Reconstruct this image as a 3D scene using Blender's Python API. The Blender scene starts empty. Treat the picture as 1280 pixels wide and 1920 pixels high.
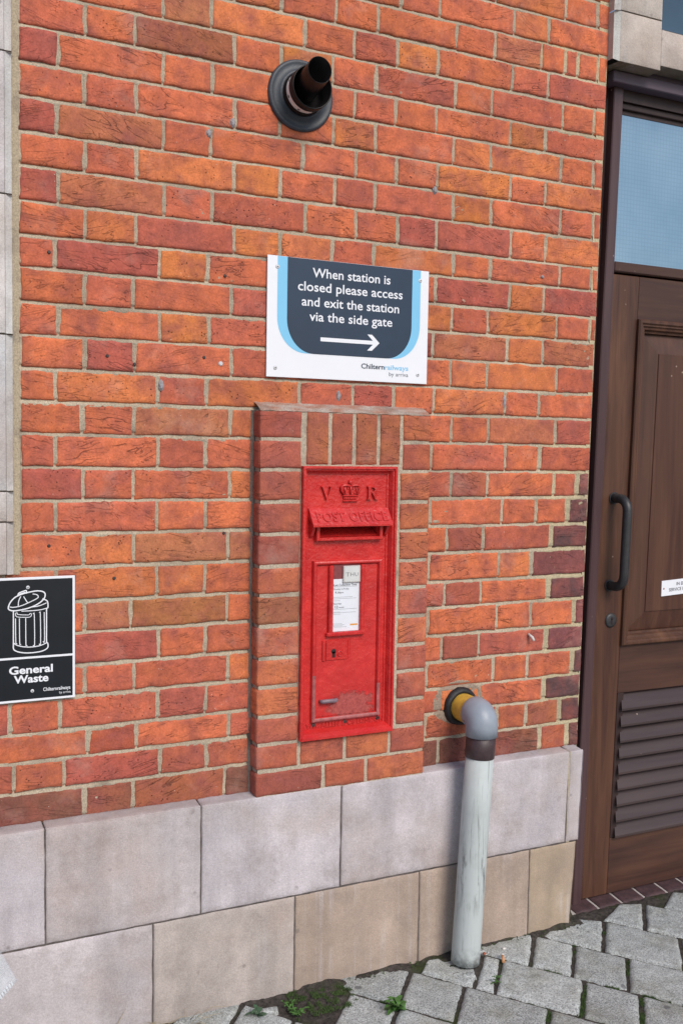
import bpy, math, random
from mathutils import Vector, noise

# ---------------------------------------------------------------- camera, world, sun
SC = bpy.context.scene
COL = SC.collection
ZO = 2.44                       # height of the datum above the pavement

cam_d = bpy.data.cameras.new('camera')
cam = bpy.data.objects.new('camera', cam_d)
COL.objects.link(cam)
SC.camera = cam
cam_d.sensor_fit = 'VERTICAL'
cam_d.sensor_height = 36.0
cam_d.sensor_width = 24.0
cam_d.lens = 1870.58 / 1920 * 36.0
cam_d.clip_start = 0.05
cam_d.clip_end = 3000
from mathutils import Matrix
Rm = ((0.899645722, -0.436314003, 0.016360478), (-0.013593914, -0.065442772, -0.997763724), (0.436408959, 0.897411463, -0.064806525))
Xc, Yc, Zc = Vector(Rm[0]), -Vector(Rm[1]), -Vector(Rm[2])
M = Matrix(((Xc.x, Yc.x, Zc.x, -0.42037), (Xc.y, Yc.y, Zc.y, -2.37802), (Xc.z, Yc.z, Zc.z, -1.00459 + ZO), (0, 0, 0, 1)))
cam.matrix_world = M

SUN_EL, SUN_AZ = math.radians(40), math.radians(172)    # azimuth clockwise from +Y
world = bpy.data.worlds.new('World')
SC.world = world
world.use_nodes = True
wn = world.node_tree
for n in list(wn.nodes): wn.nodes.remove(n)
wo = wn.nodes.new('ShaderNodeOutputWorld'); wb = wn.nodes.new('ShaderNodeBackground')
sk = wn.nodes.new('ShaderNodeTexSky')
sk.sky_type = 'NISHITA'; sk.sun_disc = False
sk.sun_elevation = SUN_EL; sk.sun_rotation = SUN_AZ
sk.air_density = 1.0; sk.dust_density = 1.5; sk.ozone_density = 1.0
wb.inputs['Strength'].default_value = 0.105
wn.links.new(sk.outputs[0], wb.inputs[0]); wn.links.new(wb.outputs[0], wo.inputs[0])

sun_d = bpy.data.lights.new('sun', 'SUN')
sun_d.energy = 1.9; sun_d.angle = math.radians(28); sun_d.color = (1.0, 0.93, 0.84)
sun = bpy.data.objects.new('sun', sun_d); COL.objects.link(sun)
sd = Vector((math.sin(SUN_AZ) * math.cos(SUN_EL), math.cos(SUN_AZ) * math.cos(SUN_EL), math.sin(SUN_EL)))
sun.rotation_euler = sd.to_track_quat('Z', 'Y').to_euler()
sun.location = (0, -6, 8)

SC.view_settings.view_transform = 'Standard'
SC.view_settings.look = 'None'
SC.view_settings.gamma = 1
SC.view_settings.exposure = 0.36
try: SC.cycles.use_denoising = True
except Exception: pass

RND = random.Random(11)

# ---------------------------------------------------------------- mesh helpers
class MB:
    def __init__(s):
        s.v, s.f, s.m, s.t, s.s = [], [], [], [], []
        s.smooth = []
    def vert(s, p, tint=(1, 1, 1), seed=0.0):
        s.v.append((p[0], p[1], p[2])); s.t.append(tint); s.s.append(seed)
        return len(s.v) - 1
    def face(s, idx, m=0, smooth=False):
        s.f.append(tuple(idx)); s.m.append(m); s.smooth.append(smooth)
    def quad(s, a, b, c, d, m=0, tint=(1, 1, 1), seed=0.0):
        s.face([s.vert(p, tint, seed) for p in (a, b, c, d)], m)
    def box(s, x0, x1, y0, y1, z0, z1, m=0, tint=(1, 1, 1), seed=0.0, b=0.0):
        """a box; b > 0 bevels its edges"""
        if x0 > x1: x0, x1 = x1, x0
        if y0 > y1: y0, y1 = y1, y0
        if z0 > z1: z0, z1 = z1, z0
        if b <= 0:
            i = [s.vert((x, y, z), tint, seed) for z in (z0, z1) for y in (y0, y1) for x in (x0, x1)]
            for q in ((0, 2, 3, 1), (4, 5, 7, 6), (0, 1, 5, 4), (2, 6, 7, 3), (0, 4, 6, 2), (1, 3, 7, 5)):
                s.face([i[k] for k in q], m)
            return
        c = {}
        for ix, x in enumerate((x0, x1)):
            for iy, y in enumerate((y0, y1)):
                for iz, z in enumerate((z0, z1)):
                    sx, sy, sz = (b, -b)[ix], (b, -b)[iy], (b, -b)[iz]
                    c[ix, iy, iz] = (s.vert((x, y + sy, z + sz), tint, seed), s.vert((x + sx, y, z + sz), tint, seed), s.vert((x + sx, y + sy, z), tint, seed))
        for i in (0, 1):
            q = [c[i, 0, 0][0], c[i, 1, 0][0], c[i, 1, 1][0], c[i, 0, 1][0]]; s.face(q if i else q[::-1], m)
            q = [c[0, i, 0][1], c[1, i, 0][1], c[1, i, 1][1], c[0, i, 1][1]]; s.face(q[::-1] if i else q, m)
            q = [c[0, 0, i][2], c[1, 0, i][2], c[1, 1, i][2], c[0, 1, i][2]]; s.face(q if i else q[::-1], m)
        for a in (0, 1):
            for d in (0, 1):
                s.face([c[a, d, 0][0], c[a, d, 1][0], c[a, d, 1][1], c[a, d, 0][1]], m)
                s.face([c[a, 0, d][0], c[a, 1, d][0], c[a, 1, d][2], c[a, 0, d][2]], m)
                s.face([c[0, a, d][1], c[1, a, d][1], c[1, a, d][2], c[0, a, d][2]], m)
        for k in c.values(): s.face(k, m)
    def tube(s, path, r, seg=20, m=0, caps=True, tint=(1, 1, 1), smooth=True):
        path = [Vector(p) for p in path]
        rs = r if isinstance(r, (list, tuple)) else [r] * len(path)
        t0 = (path[1] - path[0]).normalized()
        n = Vector((0, 0, 1)) if abs(t0.z) < .9 else Vector((1, 0, 0))
        n = (n - t0 * n.dot(t0)).normalized()
        rings = []
        for i, p in enumerate(path):
            t = ((path[min(i + 1, len(path) - 1)] - path[max(i - 1, 0)])).normalized()
            n = (n - t * n.dot(t)).normalized(); bn = t.cross(n)
            rings.append([s.vert(p + (n * math.cos(2 * math.pi * k / seg) + bn * math.sin(2 * math.pi * k / seg)) * rs[i], tint) for k in range(seg)])
        for a, b in zip(rings, rings[1:]):
            for k in range(seg):
                s.face((a[k], a[(k + 1) % seg], b[(k + 1) % seg], b[k]), m, smooth)
        if caps:
            s.face(rings[0][::-1], m); s.face(rings[-1], m)
    def lathe(s, prof, cx, cz, seg=48, m=0, smooth=True, axis=(0, 0), sx=1.0):
        """profile of (radius, y) turned about the horizontal axis through (cx, cz); axis = drift of x, z per unit of -y"""
        rings = []
        for r, y in prof:
            ox, oz = cx - y * axis[0], cz - y * axis[1]
            rings.append([s.vert((ox + r * math.cos(2 * math.pi * k / seg), y, oz + r * math.sin(2 * math.pi * k / seg))) for k in range(seg)])
        for a, b in zip(rings, rings[1:]):
            for k in range(seg):
                s.face((a[k], a[(k + 1) % seg], b[(k + 1) % seg], b[k]), m, smooth)
    def poly(s, pts, m=0):
        s.face([s.vert(p) for p in pts], m)
    def prism(s, pts2, y0, y1, m=0):
        """outline in x, z extruded between two y values (y0 the nearer)"""
        a = [s.vert((x, y0, z)) for x, z in pts2]; b = [s.vert((x, y1, z)) for x, z in pts2]
        s.face(a, m); s.face(b[::-1], m)
        n = len(a)
        for i in range(n): s.face((a[(i + 1) % n], a[i], b[i], b[(i + 1) % n]), m)
    def rect_sweep(s, x0, x1, z0, z1, prof, m=0, sc=(1, 1, 1, 1)):
        """a moulding mitred round a rectangle; prof = (inset, y); sc scales the inset at left, right, bottom, top"""
        rings = []
        for i, y in prof:
            xl, xr, zb, zt = x0 + i * sc[0], x1 - i * sc[1], z0 + i * sc[2], z1 - i * sc[3]
            rings.append([s.vert((xl, y, zb)), s.vert((xr, y, zb)), s.vert((xr, y, zt)), s.vert((xl, y, zt))])
        for a, b in zip(rings, rings[1:]):
            for k in range(4): s.face((a[k], a[(k + 1) % 4], b[(k + 1) % 4], b[k]), m)
    def patch(s, c00, c10, c11, c01, N, h=.003, dip=.003, b=.004, step=.007, out=.0012, rough=.0006, tint=(1, 1, 1), seed=0.0, m=0, arris=(0, 0, 0, 0), jit=0.0):
        """a slightly irregular pillow-edged block face; corners in order round the face, N = outward normal"""
        c00, c10, c11, c01, N = [Vector(p) for p in (c00, c10, c11, c01, N)]
        w = ((c10 - c00).length + (c11 - c01).length) / 2; hh = ((c01 - c00).length + (c11 - c10).length) / 2
        def samples(L):
            n = max(1, int(round((L - 2 * b) / step)))
            return [0, b * .35, b] + [b + (L - 2 * b) * k / n for k in range(1, n)] + [L - b, L - b * .35, L]
        us, vs = samples(w), samples(hh)
        U = (c10 - c00).normalized(); V = (c01 - c00).normalized()
        off = Vector((seed * 3.17, seed * 1.31, seed * 2.13))
        tu, tv = (RND.random() - .5) * jit, (RND.random() - .5) * jit
        base = len(s.v)
        for vv in vs:
            fv = vv / hh
            for uu in us:
                fu = uu / w
                p = (c00 * (1 - fu) + c10 * fu) * (1 - fv) + (c01 * (1 - fu) + c11 * fu) * fv
                ds = (uu, w - uu, vv, hh - vv)
                e = min([9] + [d for d, a in zip(ds, arris) if not a]); ea = min([9] + [d for d, a in zip(ds, arris) if a])
                q = p + off
                nz = noise.noise(q * 34) * rough + noise.noise(q * 95) * rough * .6
                t = min(e / b, 1); ht = h - (h + dip) * (1 - t) ** 2
                ta = min(ea / b, 1); ht -= .002 * (1 - ta) ** 2
                ht += nz + tu * (fu - .5) + tv * (fv - .5)
                ew = max(0, 1 - e / .014)
                if ew > 0 and out > 0:
                    nv = noise.noise_vector(q * 26) + noise.noise_vector(q * 75) * .5
                    p = p + (U * nv.x + V * nv.y) * (out * ew)
                s.v.append(tuple(p + N * ht)); s.t.append(tint); s.s.append(seed)
        nu = len(us)
        flip = U.cross(V).dot(N) < 0
        for j in range(len(vs) - 1):
            for i in range(nu - 1):
                a = base + j * nu + i
                q = (a, a + 1, a + 1 + nu, a + nu)
                s.face(q[::-1] if flip else q, m, True)
    def build(s, name, mats, parent=None, origin=None, attrs=False, label=None):
        o0 = Vector(origin) if origin is not None else (parent_origin(parent) if parent else Vector((0, 0, 0)))
        me = bpy.data.meshes.new(name)
        me.from_pydata([(x - o0.x, y - o0.y, z - o0.z) for x, y, z in s.v], [], s.f)
        if not isinstance(mats, (list, tuple)): mats = [mats]
        for mt in mats: me.materials.append(mt)
        me.polygons.foreach_set('material_index', s.m)
        me.polygons.foreach_set('use_smooth', s.smooth)
        if attrs:
            a = me.attributes.new('tint', 'FLOAT_COLOR', 'POINT')
            a.data.foreach_set('color', [c for t in s.t for c in (t[0], t[1], t[2], 1.0)])
            a = me.attributes.new('seed', 'FLOAT', 'POINT'); a.data.foreach_set('value', s.s)
        me.update()
        o = bpy.data.objects.new(name, me); COL.objects.link(o)
        if parent: o.parent = parent
        else: o.location = (o0.x, o0.y, o0.z + ZO)
        if label: o['label'] = label
        return o

ORIG = {}
def parent_origin(o):
    while o.parent: o = o.parent
    return ORIG.get(o.name, Vector((0, 0, 0)))
def tag(o, label, cat, group=None, kind=None):
    o['label'] = label; o['category'] = cat
    if group: o['group'] = group
    if kind: o['kind'] = kind
    return o
def thing(name, loc, label, cat, group=None):
    o = bpy.data.objects.new(name, None); COL.objects.link(o)
    o.empty_display_size = .05
    o.location = (loc[0], loc[1], loc[2] + ZO)
    ORIG[o.name] = Vector(loc)
    return tag(o, label, cat, group)

_fc = {}
def text2d(body, bold=0.0, spacing=1.0):
    key = (body, bold, spacing)
    if key in _fc: return _fc[key]
    cu = bpy.data.curves.new('text', 'FONT'); cu.body = body; cu.size = 1; cu.offset = bold; cu.space_character = spacing
    cu.resolution_u = 3
    ob = bpy.data.objects.new('text', cu); COL.objects.link(ob)
    bpy.context.view_layer.update()
    dg = bpy.context.evaluated_depsgraph_get()
    me = bpy.data.meshes.new_from_object(ob.evaluated_get(dg))
    vs = [tuple(v.co[:2]) for v in me.vertices]; fs = [tuple(p.vertices) for p in me.polygons]
    bpy.data.objects.remove(ob); bpy.data.curves.remove(cu); bpy.data.meshes.remove(me)
    _fc[key] = (vs, fs)
    return vs, fs
def add_text(mb, body, place, x0, x1, zb, height=None, bold=0.0, m=0, spacing=1.0, thick=0.0):
    """set a line of text between x0 and x1 with its baseline at zb (x1 None: natural width for the height = em size); place(x, z, d) -> point, d = how far proud"""
    vs, fs = text2d(body, bold, spacing)
    xa, xb = min(v[0] for v in vs), max(v[0] for v in vs)
    if x1 is None: sx = height; x1 = x0 + (xb - xa) * sx
    else: sx = (x1 - x0) / (xb - xa)
    sz = height if height else sx
    idx = [mb.vert(place(x0 + (v[0] - xa) * sx, zb + v[1] * sz, thick)) for v in vs]
    for f in fs: mb.face([idx[k] for k in f][::1], m)
    if thick > 0:
        ib = [mb.vert(place(x0 + (v[0] - xa) * sx, zb + v[1] * sz, 0)) for v in vs]
        ed = {}
        for f in fs:
            for a, b in zip(f, f[1:] + f[:1]): ed[(a, b)] = 1
        for a, b in ed:
            if (b, a) not in ed: mb.face((idx[a], idx[b], ib[b], ib[a]), m)
def smooth_line(pts, n=5, closed=False):
    out = []
    N = len(pts)
    for i in range(N if closed else N - 1):
        g = lambda k: Vector(pts[k % N]) if closed else Vector(pts[max(0, min(N - 1, k))])
        p0, p1, p2, p3 = g(i - 1), g(i), g(i + 1), g(i + 2)
        for k in range(n):
            t = k / n
            out.append(.5 * ((2 * p1) + (p2 - p0) * t + (2 * p0 - 5 * p1 + 4 * p2 - p3) * t * t + (3 * p1 - p0 - 3 * p2 + p3) * t ** 3))
    if not closed: out.append(Vector(pts[-1]))
    return out
def ribbon(mb, pts, w, y, closed=False, m=0):
    n = len(pts); A, B = [], []
    for i in range(n):
        a = pts[(i - 1) % n] if closed or i else pts[0]; b = pts[(i + 1) % n] if closed or i < n - 1 else pts[-1]
        d = (Vector(b) - Vector(a)).normalized(); nn = Vector((-d.y, d.x)) * (w / 2)
        A.append(mb.vert((pts[i][0] + nn.x, y, pts[i][1] + nn.y))); B.append(mb.vert((pts[i][0] - nn.x, y, pts[i][1] - nn.y)))
    for i in range(n if closed else n - 1):
        j = (i + 1) % n
        mb.face((A[i], B[i], B[j], A[j]), m)

# ---------------------------------------------------------------- material helpers
class NT:
    def __init__(s, name):
        s.mat = bpy.data.materials.new(name); s.mat.use_nodes = True
        s.nt = s.mat.node_tree; s.b = s.nt.nodes['Principled BSDF']
    def n(s, t, **kw):
        x = s.nt.nodes.new('ShaderNode' + t)
        for k, v in kw.items():
            if k == 'i':
                for a, b in v.items():
                    if hasattr(b, 'is_linked') or hasattr(b, 'links'): s.nt.links.new(b, x.inputs[a])
                    else: x.inputs[a].default_value = b
            else: setattr(x, k, v)
        return x
    def l(s, a, b): s.nt.links.new(a, b)
    def co(s, scale=(1, 1, 1), seed=False, rot=(0, 0, 0)):
        tc = s.n('TexCoord'); v = tc.outputs['Object']
        if seed:
            at = s.n('Attribute', attribute_name='seed')
            mu = s.n('VectorMath', operation='SCALE', i={0: (3.7, 1.9, 2.3)}); s.l(at.outputs['Fac'], mu.inputs['Scale'])
            ad = s.n('VectorMath', operation='ADD'); s.l(v, ad.inputs[0]); s.l(mu.outputs[0], ad.inputs[1]); v = ad.outputs[0]
            if seed == 'rot':
                vr = s.n('VectorRotate', rotation_type='Y_AXIS'); s.l(v, vr.inputs['Vector'])
                sn = s.n('Math', operation='SINE'); m9 = s.n('Math', operation='MULTIPLY', i={1: 37.0}); s.l(at.outputs['Fac'], m9.inputs[0]); s.l(m9.outputs[0], sn.inputs[0])
                m8 = s.n('Math', operation='MULTIPLY', i={1: .35}); s.l(sn.outputs[0], m8.inputs[0]); s.l(m8.outputs[0], vr.inputs['Angle']); v = vr.outputs[0]
        mp = s.n('Mapping'); mp.inputs['Scale'].default_value = scale; mp.inputs['Rotation'].default_value = rot
        s.l(v, mp.inputs[0]); return mp.outputs[0]
    def noise(s, co, scale, detail=4, rough=.55, dist=0.0, out='Fac'):
        x = s.n('TexNoise', i={'Scale': scale, 'Detail': detail, 'Roughness': rough, 'Distortion': dist}); s.l(co, x.inputs['Vector'])
        return x.outputs[out]
    def ramp(s, fac, *stops, interp='LINEAR'):
        r = s.n('ValToRGB'); r.color_ramp.interpolation = interp
        e = r.color_ramp.elements
        while len(e) < len(stops): e.new(.5)
        for k, (p, c) in enumerate(stops):
            e[k].position = p; e[k].color = (c, c, c, 1) if isinstance(c, (int, float)) else (c[0], c[1], c[2], 1)
        s.l(fac, r.inputs[0]); return r.outputs[0]
    def mix(s, fac, a, b, mode='MIX'):
        x = s.n('Mix', data_type='RGBA', blend_type=mode)
        for sock, v in ((x.inputs[0], fac), (x.inputs[6], a), (x.inputs[7], b)):
            if isinstance(v, (int, float)): sock.default_value = v
            elif isinstance(v, tuple): sock.default_value = (v[0], v[1], v[2], 1)
            else: s.l(v, sock)
        return x.outputs[2]
    def math(s, op, a, b=None, clamp=False):
        x = s.n('Math', operation=op); x.use_clamp = clamp
        for k, v in ((0, a), (1, b)):
            if v is None: continue
            if isinstance(v, (int, float)): x.inputs[k].default_value = v
            else: s.l(v, x.inputs[k])
        return x.outputs[0]
    def bump(s, h, dist=.001, strength=1.0, normal=None):
        x = s.n('Bump', i={'Strength': strength, 'Distance': dist}); s.l(h, x.inputs['Height'])
        if normal is not None: s.l(normal, x.inputs['Normal'])
        return x.outputs[0]
    def set(s, color=None, rough=None, normal=None, **kw):
        for nm, v in (('Base Color', color), ('Roughness', rough), ('Normal', normal)) + tuple((k.replace('_', ' '), v) for k, v in kw.items()):
            if v is None: continue
            if isinstance(v, (int, float)): s.b.inputs[nm].default_value = v
            elif isinstance(v, tuple): s.b.inputs[nm].default_value = (v[0], v[1], v[2], 1)
            else: s.l(v, s.b.inputs[nm])
        return s.mat
def attr(t): return t.n('Attribute', attribute_name='tint').outputs['Color']

MAT = {}
# brick: each brick's own fired colour, kiln mottling, sand creases, pits and pale flecks
t = NT('brick')
c1 = t.co((1, 1, 1), seed=True); c2 = t.co((6, 6, 30), seed='rot'); c3 = t.co((9, 9, 40), seed='rot', rot=(0, .42, 0))
mott = t.noise(c1, 16, 3, .6); mott2 = t.noise(c1, 45, 4, .6)
col = t.mix(t.ramp(mott, (.40, 0.0), (.72, .8)), attr(t), (.30, .088, .075))
col = t.mix(t.ramp(t.noise(c1, 9, 2), (.55, 0.0), (.8, .45)), col, (.60, .17, .062))
col = t.mix(1.0, col, t.ramp(mott2, (.3, .84), (.7, 1.14)), 'MULTIPLY')
n1 = t.noise(c2, 1.0, 3, .5, 1.2); n2 = t.noise(c3, 1.0, 2, .5, 1.6)
cr1 = t.ramp(t.math('ABSOLUTE', t.math('SUBTRACT', n1, .5)), (0.0, 1.0), (.016, 0.0))
cr2 = t.ramp(t.math('ABSOLUTE', t.math('SUBTRACT', n2, .47)), (0.0, 1.0), (.013, 0.0))
msk = t.ramp(t.noise(c1, 13, 2), (.44, 0.0), (.62, 1.0)); msk2 = t.ramp(t.noise(c1, 19, 2), (.46, 0.0), (.66, 1.0))
sa = t.n('Attribute', attribute_name='seed').outputs['Fac']
lot = t.ramp(t.math('FRACT', t.math('MULTIPLY', sa, 5.37)), (.05, .4), (.75, 1.0))
lot2 = t.ramp(t.math('FRACT', t.math('MULTIPLY', sa, 9.71)), (.3, .1), (.95, 1.0))
cr = t.math('MULTIPLY', t.math('MAXIMUM', t.math('MULTIPLY', cr1, msk), t.math('MULTIPLY', cr2, msk2), True), lot)
vo = t.n('TexVoronoi', i={'Scale': 95.0, 'Randomness': 1.0}); t.l(c1, vo.inputs['Vector'])
pit = t.math('MULTIPLY', t.math('MULTIPLY', t.ramp(vo.outputs['Distance'], (.12, 1.0), (.20, 0.0)), t.ramp(t.noise(c1, 30, 1), (.48, 0.0), (.58, 1.0))), lot2)
vw = t.n('TexVoronoi', i={'Scale': 60.0}); t.l(c1, vw.inputs['Vector'])
fleck = t.math('MULTIPLY', t.ramp(vw.outputs['Distance'], (.045, 1.0), (.08, 0.0)), t.ramp(t.noise(c1, 21, 1), (.58, 0.0), (.6, 1.0)))
dk = t.math('MAXIMUM', t.math('MULTIPLY', cr, .6), t.math('MULTIPLY', pit, .75))
col = t.mix(1.0, col, t.ramp(t.noise(c1, 210, 5, .75), (.3, .74), (.7, 1.22)), 'MULTIPLY')
col = t.mix(dk, col, (.055, .024, .022)); col = t.mix(t.math('MULTIPLY', fleck, .7), col, (.7, .62, .55))
wc = t.co()
col = t.mix(1.0, col, t.ramp(t.noise(wc, 2.6, 4, .6), (.32, .86), (.68, 1.10)), 'MULTIPLY')
col = t.mix(t.math('MULTIPLY', t.ramp(t.noise(wc, 6.5, 5, .68), (.56, 0.0), (.74, 1.0)), .30), col, (.55, .36, .30))
col = t.mix(t.math('MULTIPLY', t.ramp(t.noise(wc, 19, 5, .7), (.58, 0.0), (.72, 1.0)), .35), col, (.13, .055, .045))
fine = t.noise(c1, 260, 4, .65)
hgt = t.math('SUBTRACT', t.math('ADD', t.math('MULTIPLY', fine, .35), t.math('MULTIPLY', mott2, .5)), t.math('ADD', t.math('MULTIPLY', cr, .8), t.math('MULTIPLY', pit, 1.2)))
MAT['brick'] = t.set(col, .85, t.bump(hgt, .0022, 1.0), Specular_IOR_Level=.3)

t = NT('mortar')
c1 = t.co()
col = t.mix(1.0, attr(t), t.ramp(t.noise(c1, 220, 5, .7), (.3, .66), (.72, 1.2)), 'MULTIPLY')
col = t.mix(t.ramp(t.noise(c1, 14, 3), (.52, 0.0), (.75, .55)), col, (.17, .14, .12))
vo = t.n('TexVoronoi', i={'Scale': 300.0}); t.l(c1, vo.inputs['Vector'])
col = t.mix(t.ramp(vo.outputs['Distance'], (.15, .55), (.3, 0.0)), col, (.10, .085, .075))
MAT['mortar'] = t.set(col, .95, t.bump(t.noise(c1, 330, 5, .7), .0022, 1.0), Specular_IOR_Level=.15)

# dressed stone: per-block colour, vertical rain streaks, grime blotches
t = NT('stone')
c1 = t.co((1, 1, 1), seed=True); cs = t.co((10, 10, 1.3), seed=True); cs2 = t.co((42, 42, 1.6), seed=True)
col = t.mix(1.0, attr(t), t.ramp(t.noise(cs, 1.0, 3, .55, .4), (.32, .86), (.7, 1.14)), 'MULTIPLY')
col = t.mix(t.math('MULTIPLY', t.ramp(t.noise(cs2, 1.0, 3, .6), (.5, 0.0), (.72, .55)), t.ramp(t.noise(c1, 3.6, 2), (.46, 0.0), (.6, 1.0))), col, (.60, .57, .59))
col = t.mix(1.0, col, t.ramp(t.noise(c1, 6, 8, .72), (.32, .80), (.68, 1.15)), 'MULTIPLY')
col = t.mix(t.ramp(t.noise(c1, 3.2, 4, .6), (.46, 0.0), (.68, .62)), col, (.40, .31, .26))
col = t.mix(1.0, col, t.ramp(t.noise(c1, 330, 4, .7), (.3, .78), (.7, 1.16)), 'MULTIPLY')
col = t.mix(t.math('MULTIPLY', t.ramp(t.noise(c1, 9, 8, .78), (.5, 0.0), (.66, 1.0)), .38), col, (.25, .205, .19))
vo = t.n('TexVoronoi', i={'Scale': 24.0}); t.l(c1, vo.inputs['Vector'])
sp = t.math('MULTIPLY', t.ramp(vo.outputs['Distance'], (.14, 1.0), (.2, 0.0)), t.ramp(t.noise(c1, 7, 2), (.58, 0.0), (.66, .5)))
col = t.mix(sp, col, (.17, .14, .13))
MAT['stone'] = t.set(col, .8, t.bump(t.math('ADD', t.noise(c1, 170, 5, .7), t.math('MULTIPLY', t.noise(c1, 22, 5, .65), .8)), .0016, .9), Specular_IOR_Level=.25)

def plain(name, c, rough=.5, var=.15, scale=20, bump=0.0, bscale=200, metal=0.0, spec=.5):
    t = NT(name); c1 = t.co()
    col = t.mix(1.0, c, t.ramp(t.noise(c1, scale, 4, .6), (.3, 1 - var), (.7, 1 + var)), 'MULTIPLY')
    nm = t.bump(t.noise(c1, bscale, 4, .6), bump, 1.0) if bump else None
    MAT[name] = t.set(col, rough, nm, Metallic=metal, Specular_IOR_Level=spec)
    return MAT[name]
plain('joint', (.10, .085, .08), .95, .4, 60, .001)
plain('pale_joint', (.38, .33, .24), .95, .25, 90, .001)
# red gloss paint over cast iron
def red(name, worn):
    t = NT(name); c1 = t.co()
    col = t.mix(t.ramp(t.noise(c1, 22, 4, .6), (.35, 0.0), (.66, .85)), (.62, .032, .028), (.52, .018, .020))
    col = t.mix(1.0, col, t.ramp(t.noise(c1, 12, 6, .7), (.32, .80), (.66, 1.06)), 'MULTIPLY')
    bn = t.math('ADD', t.math('MULTIPLY', t.noise(c1, 130, 3, .55), .6), t.math('MULTIPLY', t.noise(c1, 42, 3, .6, .6), .8))
    rough = t.ramp(t.noise(c1, 60, 4, .6), (.3, .20), (.7, .38))
    if worn:
        sx = t.n('SeparateXYZ'); tc = t.n('TexCoord'); t.l(tc.outputs['Object'], sx.inputs[0])
        dx = t.math('MULTIPLY', t.math('SUBTRACT', sx.outputs['X'], WORN[0]), 13.0); dz = t.math('MULTIPLY', t.math('SUBTRACT', sx.outputs['Z'], WORN[1]), 23.0)
        d = t.math('SQRT', t.math('ADD', t.math('MULTIPLY', dx, dx), t.math('MULTIPLY', dz, dz)))
        pat = t.math('SUBTRACT', t.math('ADD', t.noise(c1, 55, 6, .75), .55), t.math('MULTIPLY', d, .55))
        wm = t.ramp(pat, (.55, 0.0), (.62, 1.0))
        rust = t.mix(t.ramp(t.noise(c1, 160, 4, .7), (.42, 0.0), (.62, 1.0)), (.34, .105, .09), (.13, .055, .05))
        col = t.mix(t.math('MULTIPLY', wm, .62), col, rust)
        rough = t.math('ADD', t.math('MULTIPLY', wm, .35), .38)
        bn = t.math('SUBTRACT', bn, t.math('MULTIPLY', wm, .4))
    MAT[name] = t.set(col, rough, t.bump(bn, .0020, 1.0), Specular_IOR_Level=.6)
WORN = (.017, .078)
red('red_paint', False); red('worn_red_paint', True)
plain('rubbed_red_paint', (.36, .10, .10), .5, .35, 60, .0008)
plain('slot_dark', (.02, .006, .006), .7)
plain('dull_maroon', (.22, .05, .055), .5, .4, 40)
plain('paper', (.72, .75, .82), .55, .03, 30)
plain('ink', (.035, .04, .05), .6)
plain('grey_ink', (.35, .37, .4), .6)
plain('orange_ink', (.75, .33, .05), .6)
plain('tab_metal', (.62, .62, .60), .35, .06, 60, metal=.25)
plain('tab_card', (.60, .61, .61), .5, .05)
plain('knob_metal', (.20, .14, .17), .38, .25, 60, .0005)
# signs
plain('sign_white', (.80, .82, .88), .3, .02, 8)
plain('sign_navy', (.013, .032, .068), .28, .12, 6)
plain('sign_blue', (.21, .55, .82), .3, .03, 8)
plain('sign_black', (.010, .013, .018), .3, .2, 10)
plain('screw_metal', (.62, .63, .66), .4, .1, 60, metal=.15)
plain('dark_screw', (.05, .045, .045), .5, .3, 90, metal=.3)
plain('plug_grey', (.30, .29, .31), .7, .3, 90, .001)
# door woods
def wood(name, dark, light, along, amount, rough=.46):
    t = NT(name)
    sc = {'z': (34, 34, 1.6), 'x': (1.6, 34, 34)}[along]
    cg = t.co(sc); c1 = t.co()
    g = t.noise(cg, 1.0, 6, .65, .8)
    col = t.mix(t.ramp(g, (.3, 0.0), (.72, 1.0)), dark, tuple(a * .55 + b * .45 for a, b in zip(dark, light)))
    wear = t.math('MULTIPLY', t.ramp(t.noise(t.co((7, 7, 1.5) if along == 'z' else (1.5, 7, 7)), 1.0, 4, .6), (.5, 0.0), (.72, 1.0)), t.ramp(g, (.3, .35), (.65, 1.0)))
    col = t.mix(t.math('MULTIPLY', wear, amount), col, light)
    vo = t.n('TexVoronoi', i={'Scale': 26.0}); t.l(c1, vo.inputs['Vector'])
    col = t.mix(t.math('MULTIPLY', t.ramp(vo.outputs['Distance'], (.05, .8), (.09, 0.0)), t.ramp(t.noise(c1, 6, 1), (.6, 0.0), (.62, 1.0))), col, (.42, .33, .27))
    MAT[name] = t.set(col, rough, t.bump(g, .0007, .8), Specular_IOR_Level=.36)
wood('stile_wood', (.043, .0175, .0135), (.21, .096, .050), 'z', .65)
wood('rail_wood', (.040, .0175, .0150), (.14, .066, .040), 'x', .55)
wood('panel_wood', (.056, .0225, .0160), (.16, .075, .044), 'z', .6)
wood('frame_wood', (.058, .030, .035), (.12, .070, .070), 'z', .5, .36)
wood('dark_frame_wood', (.030, .016, .016), (.07, .04, .035), 'z', .4, .5)
wood('slat_wood', (.046, .031, .032), (.095, .064, .060), 'x', .5, .34)
wood('head_wood', (.115, .085, .115), (.16, .12, .14), 'x', .4, .5)
plain('door_gap', (.008, .006, .006), .9)
plain('black_iron', (.028, .027, .030), .45, .25, 70, .0006)
plain('threshold_brick', (.060, .030, .034), .7, .35, 50, .0015)
plain('threshold_joint', (.42, .38, .36), .9, .2, 90)
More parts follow.
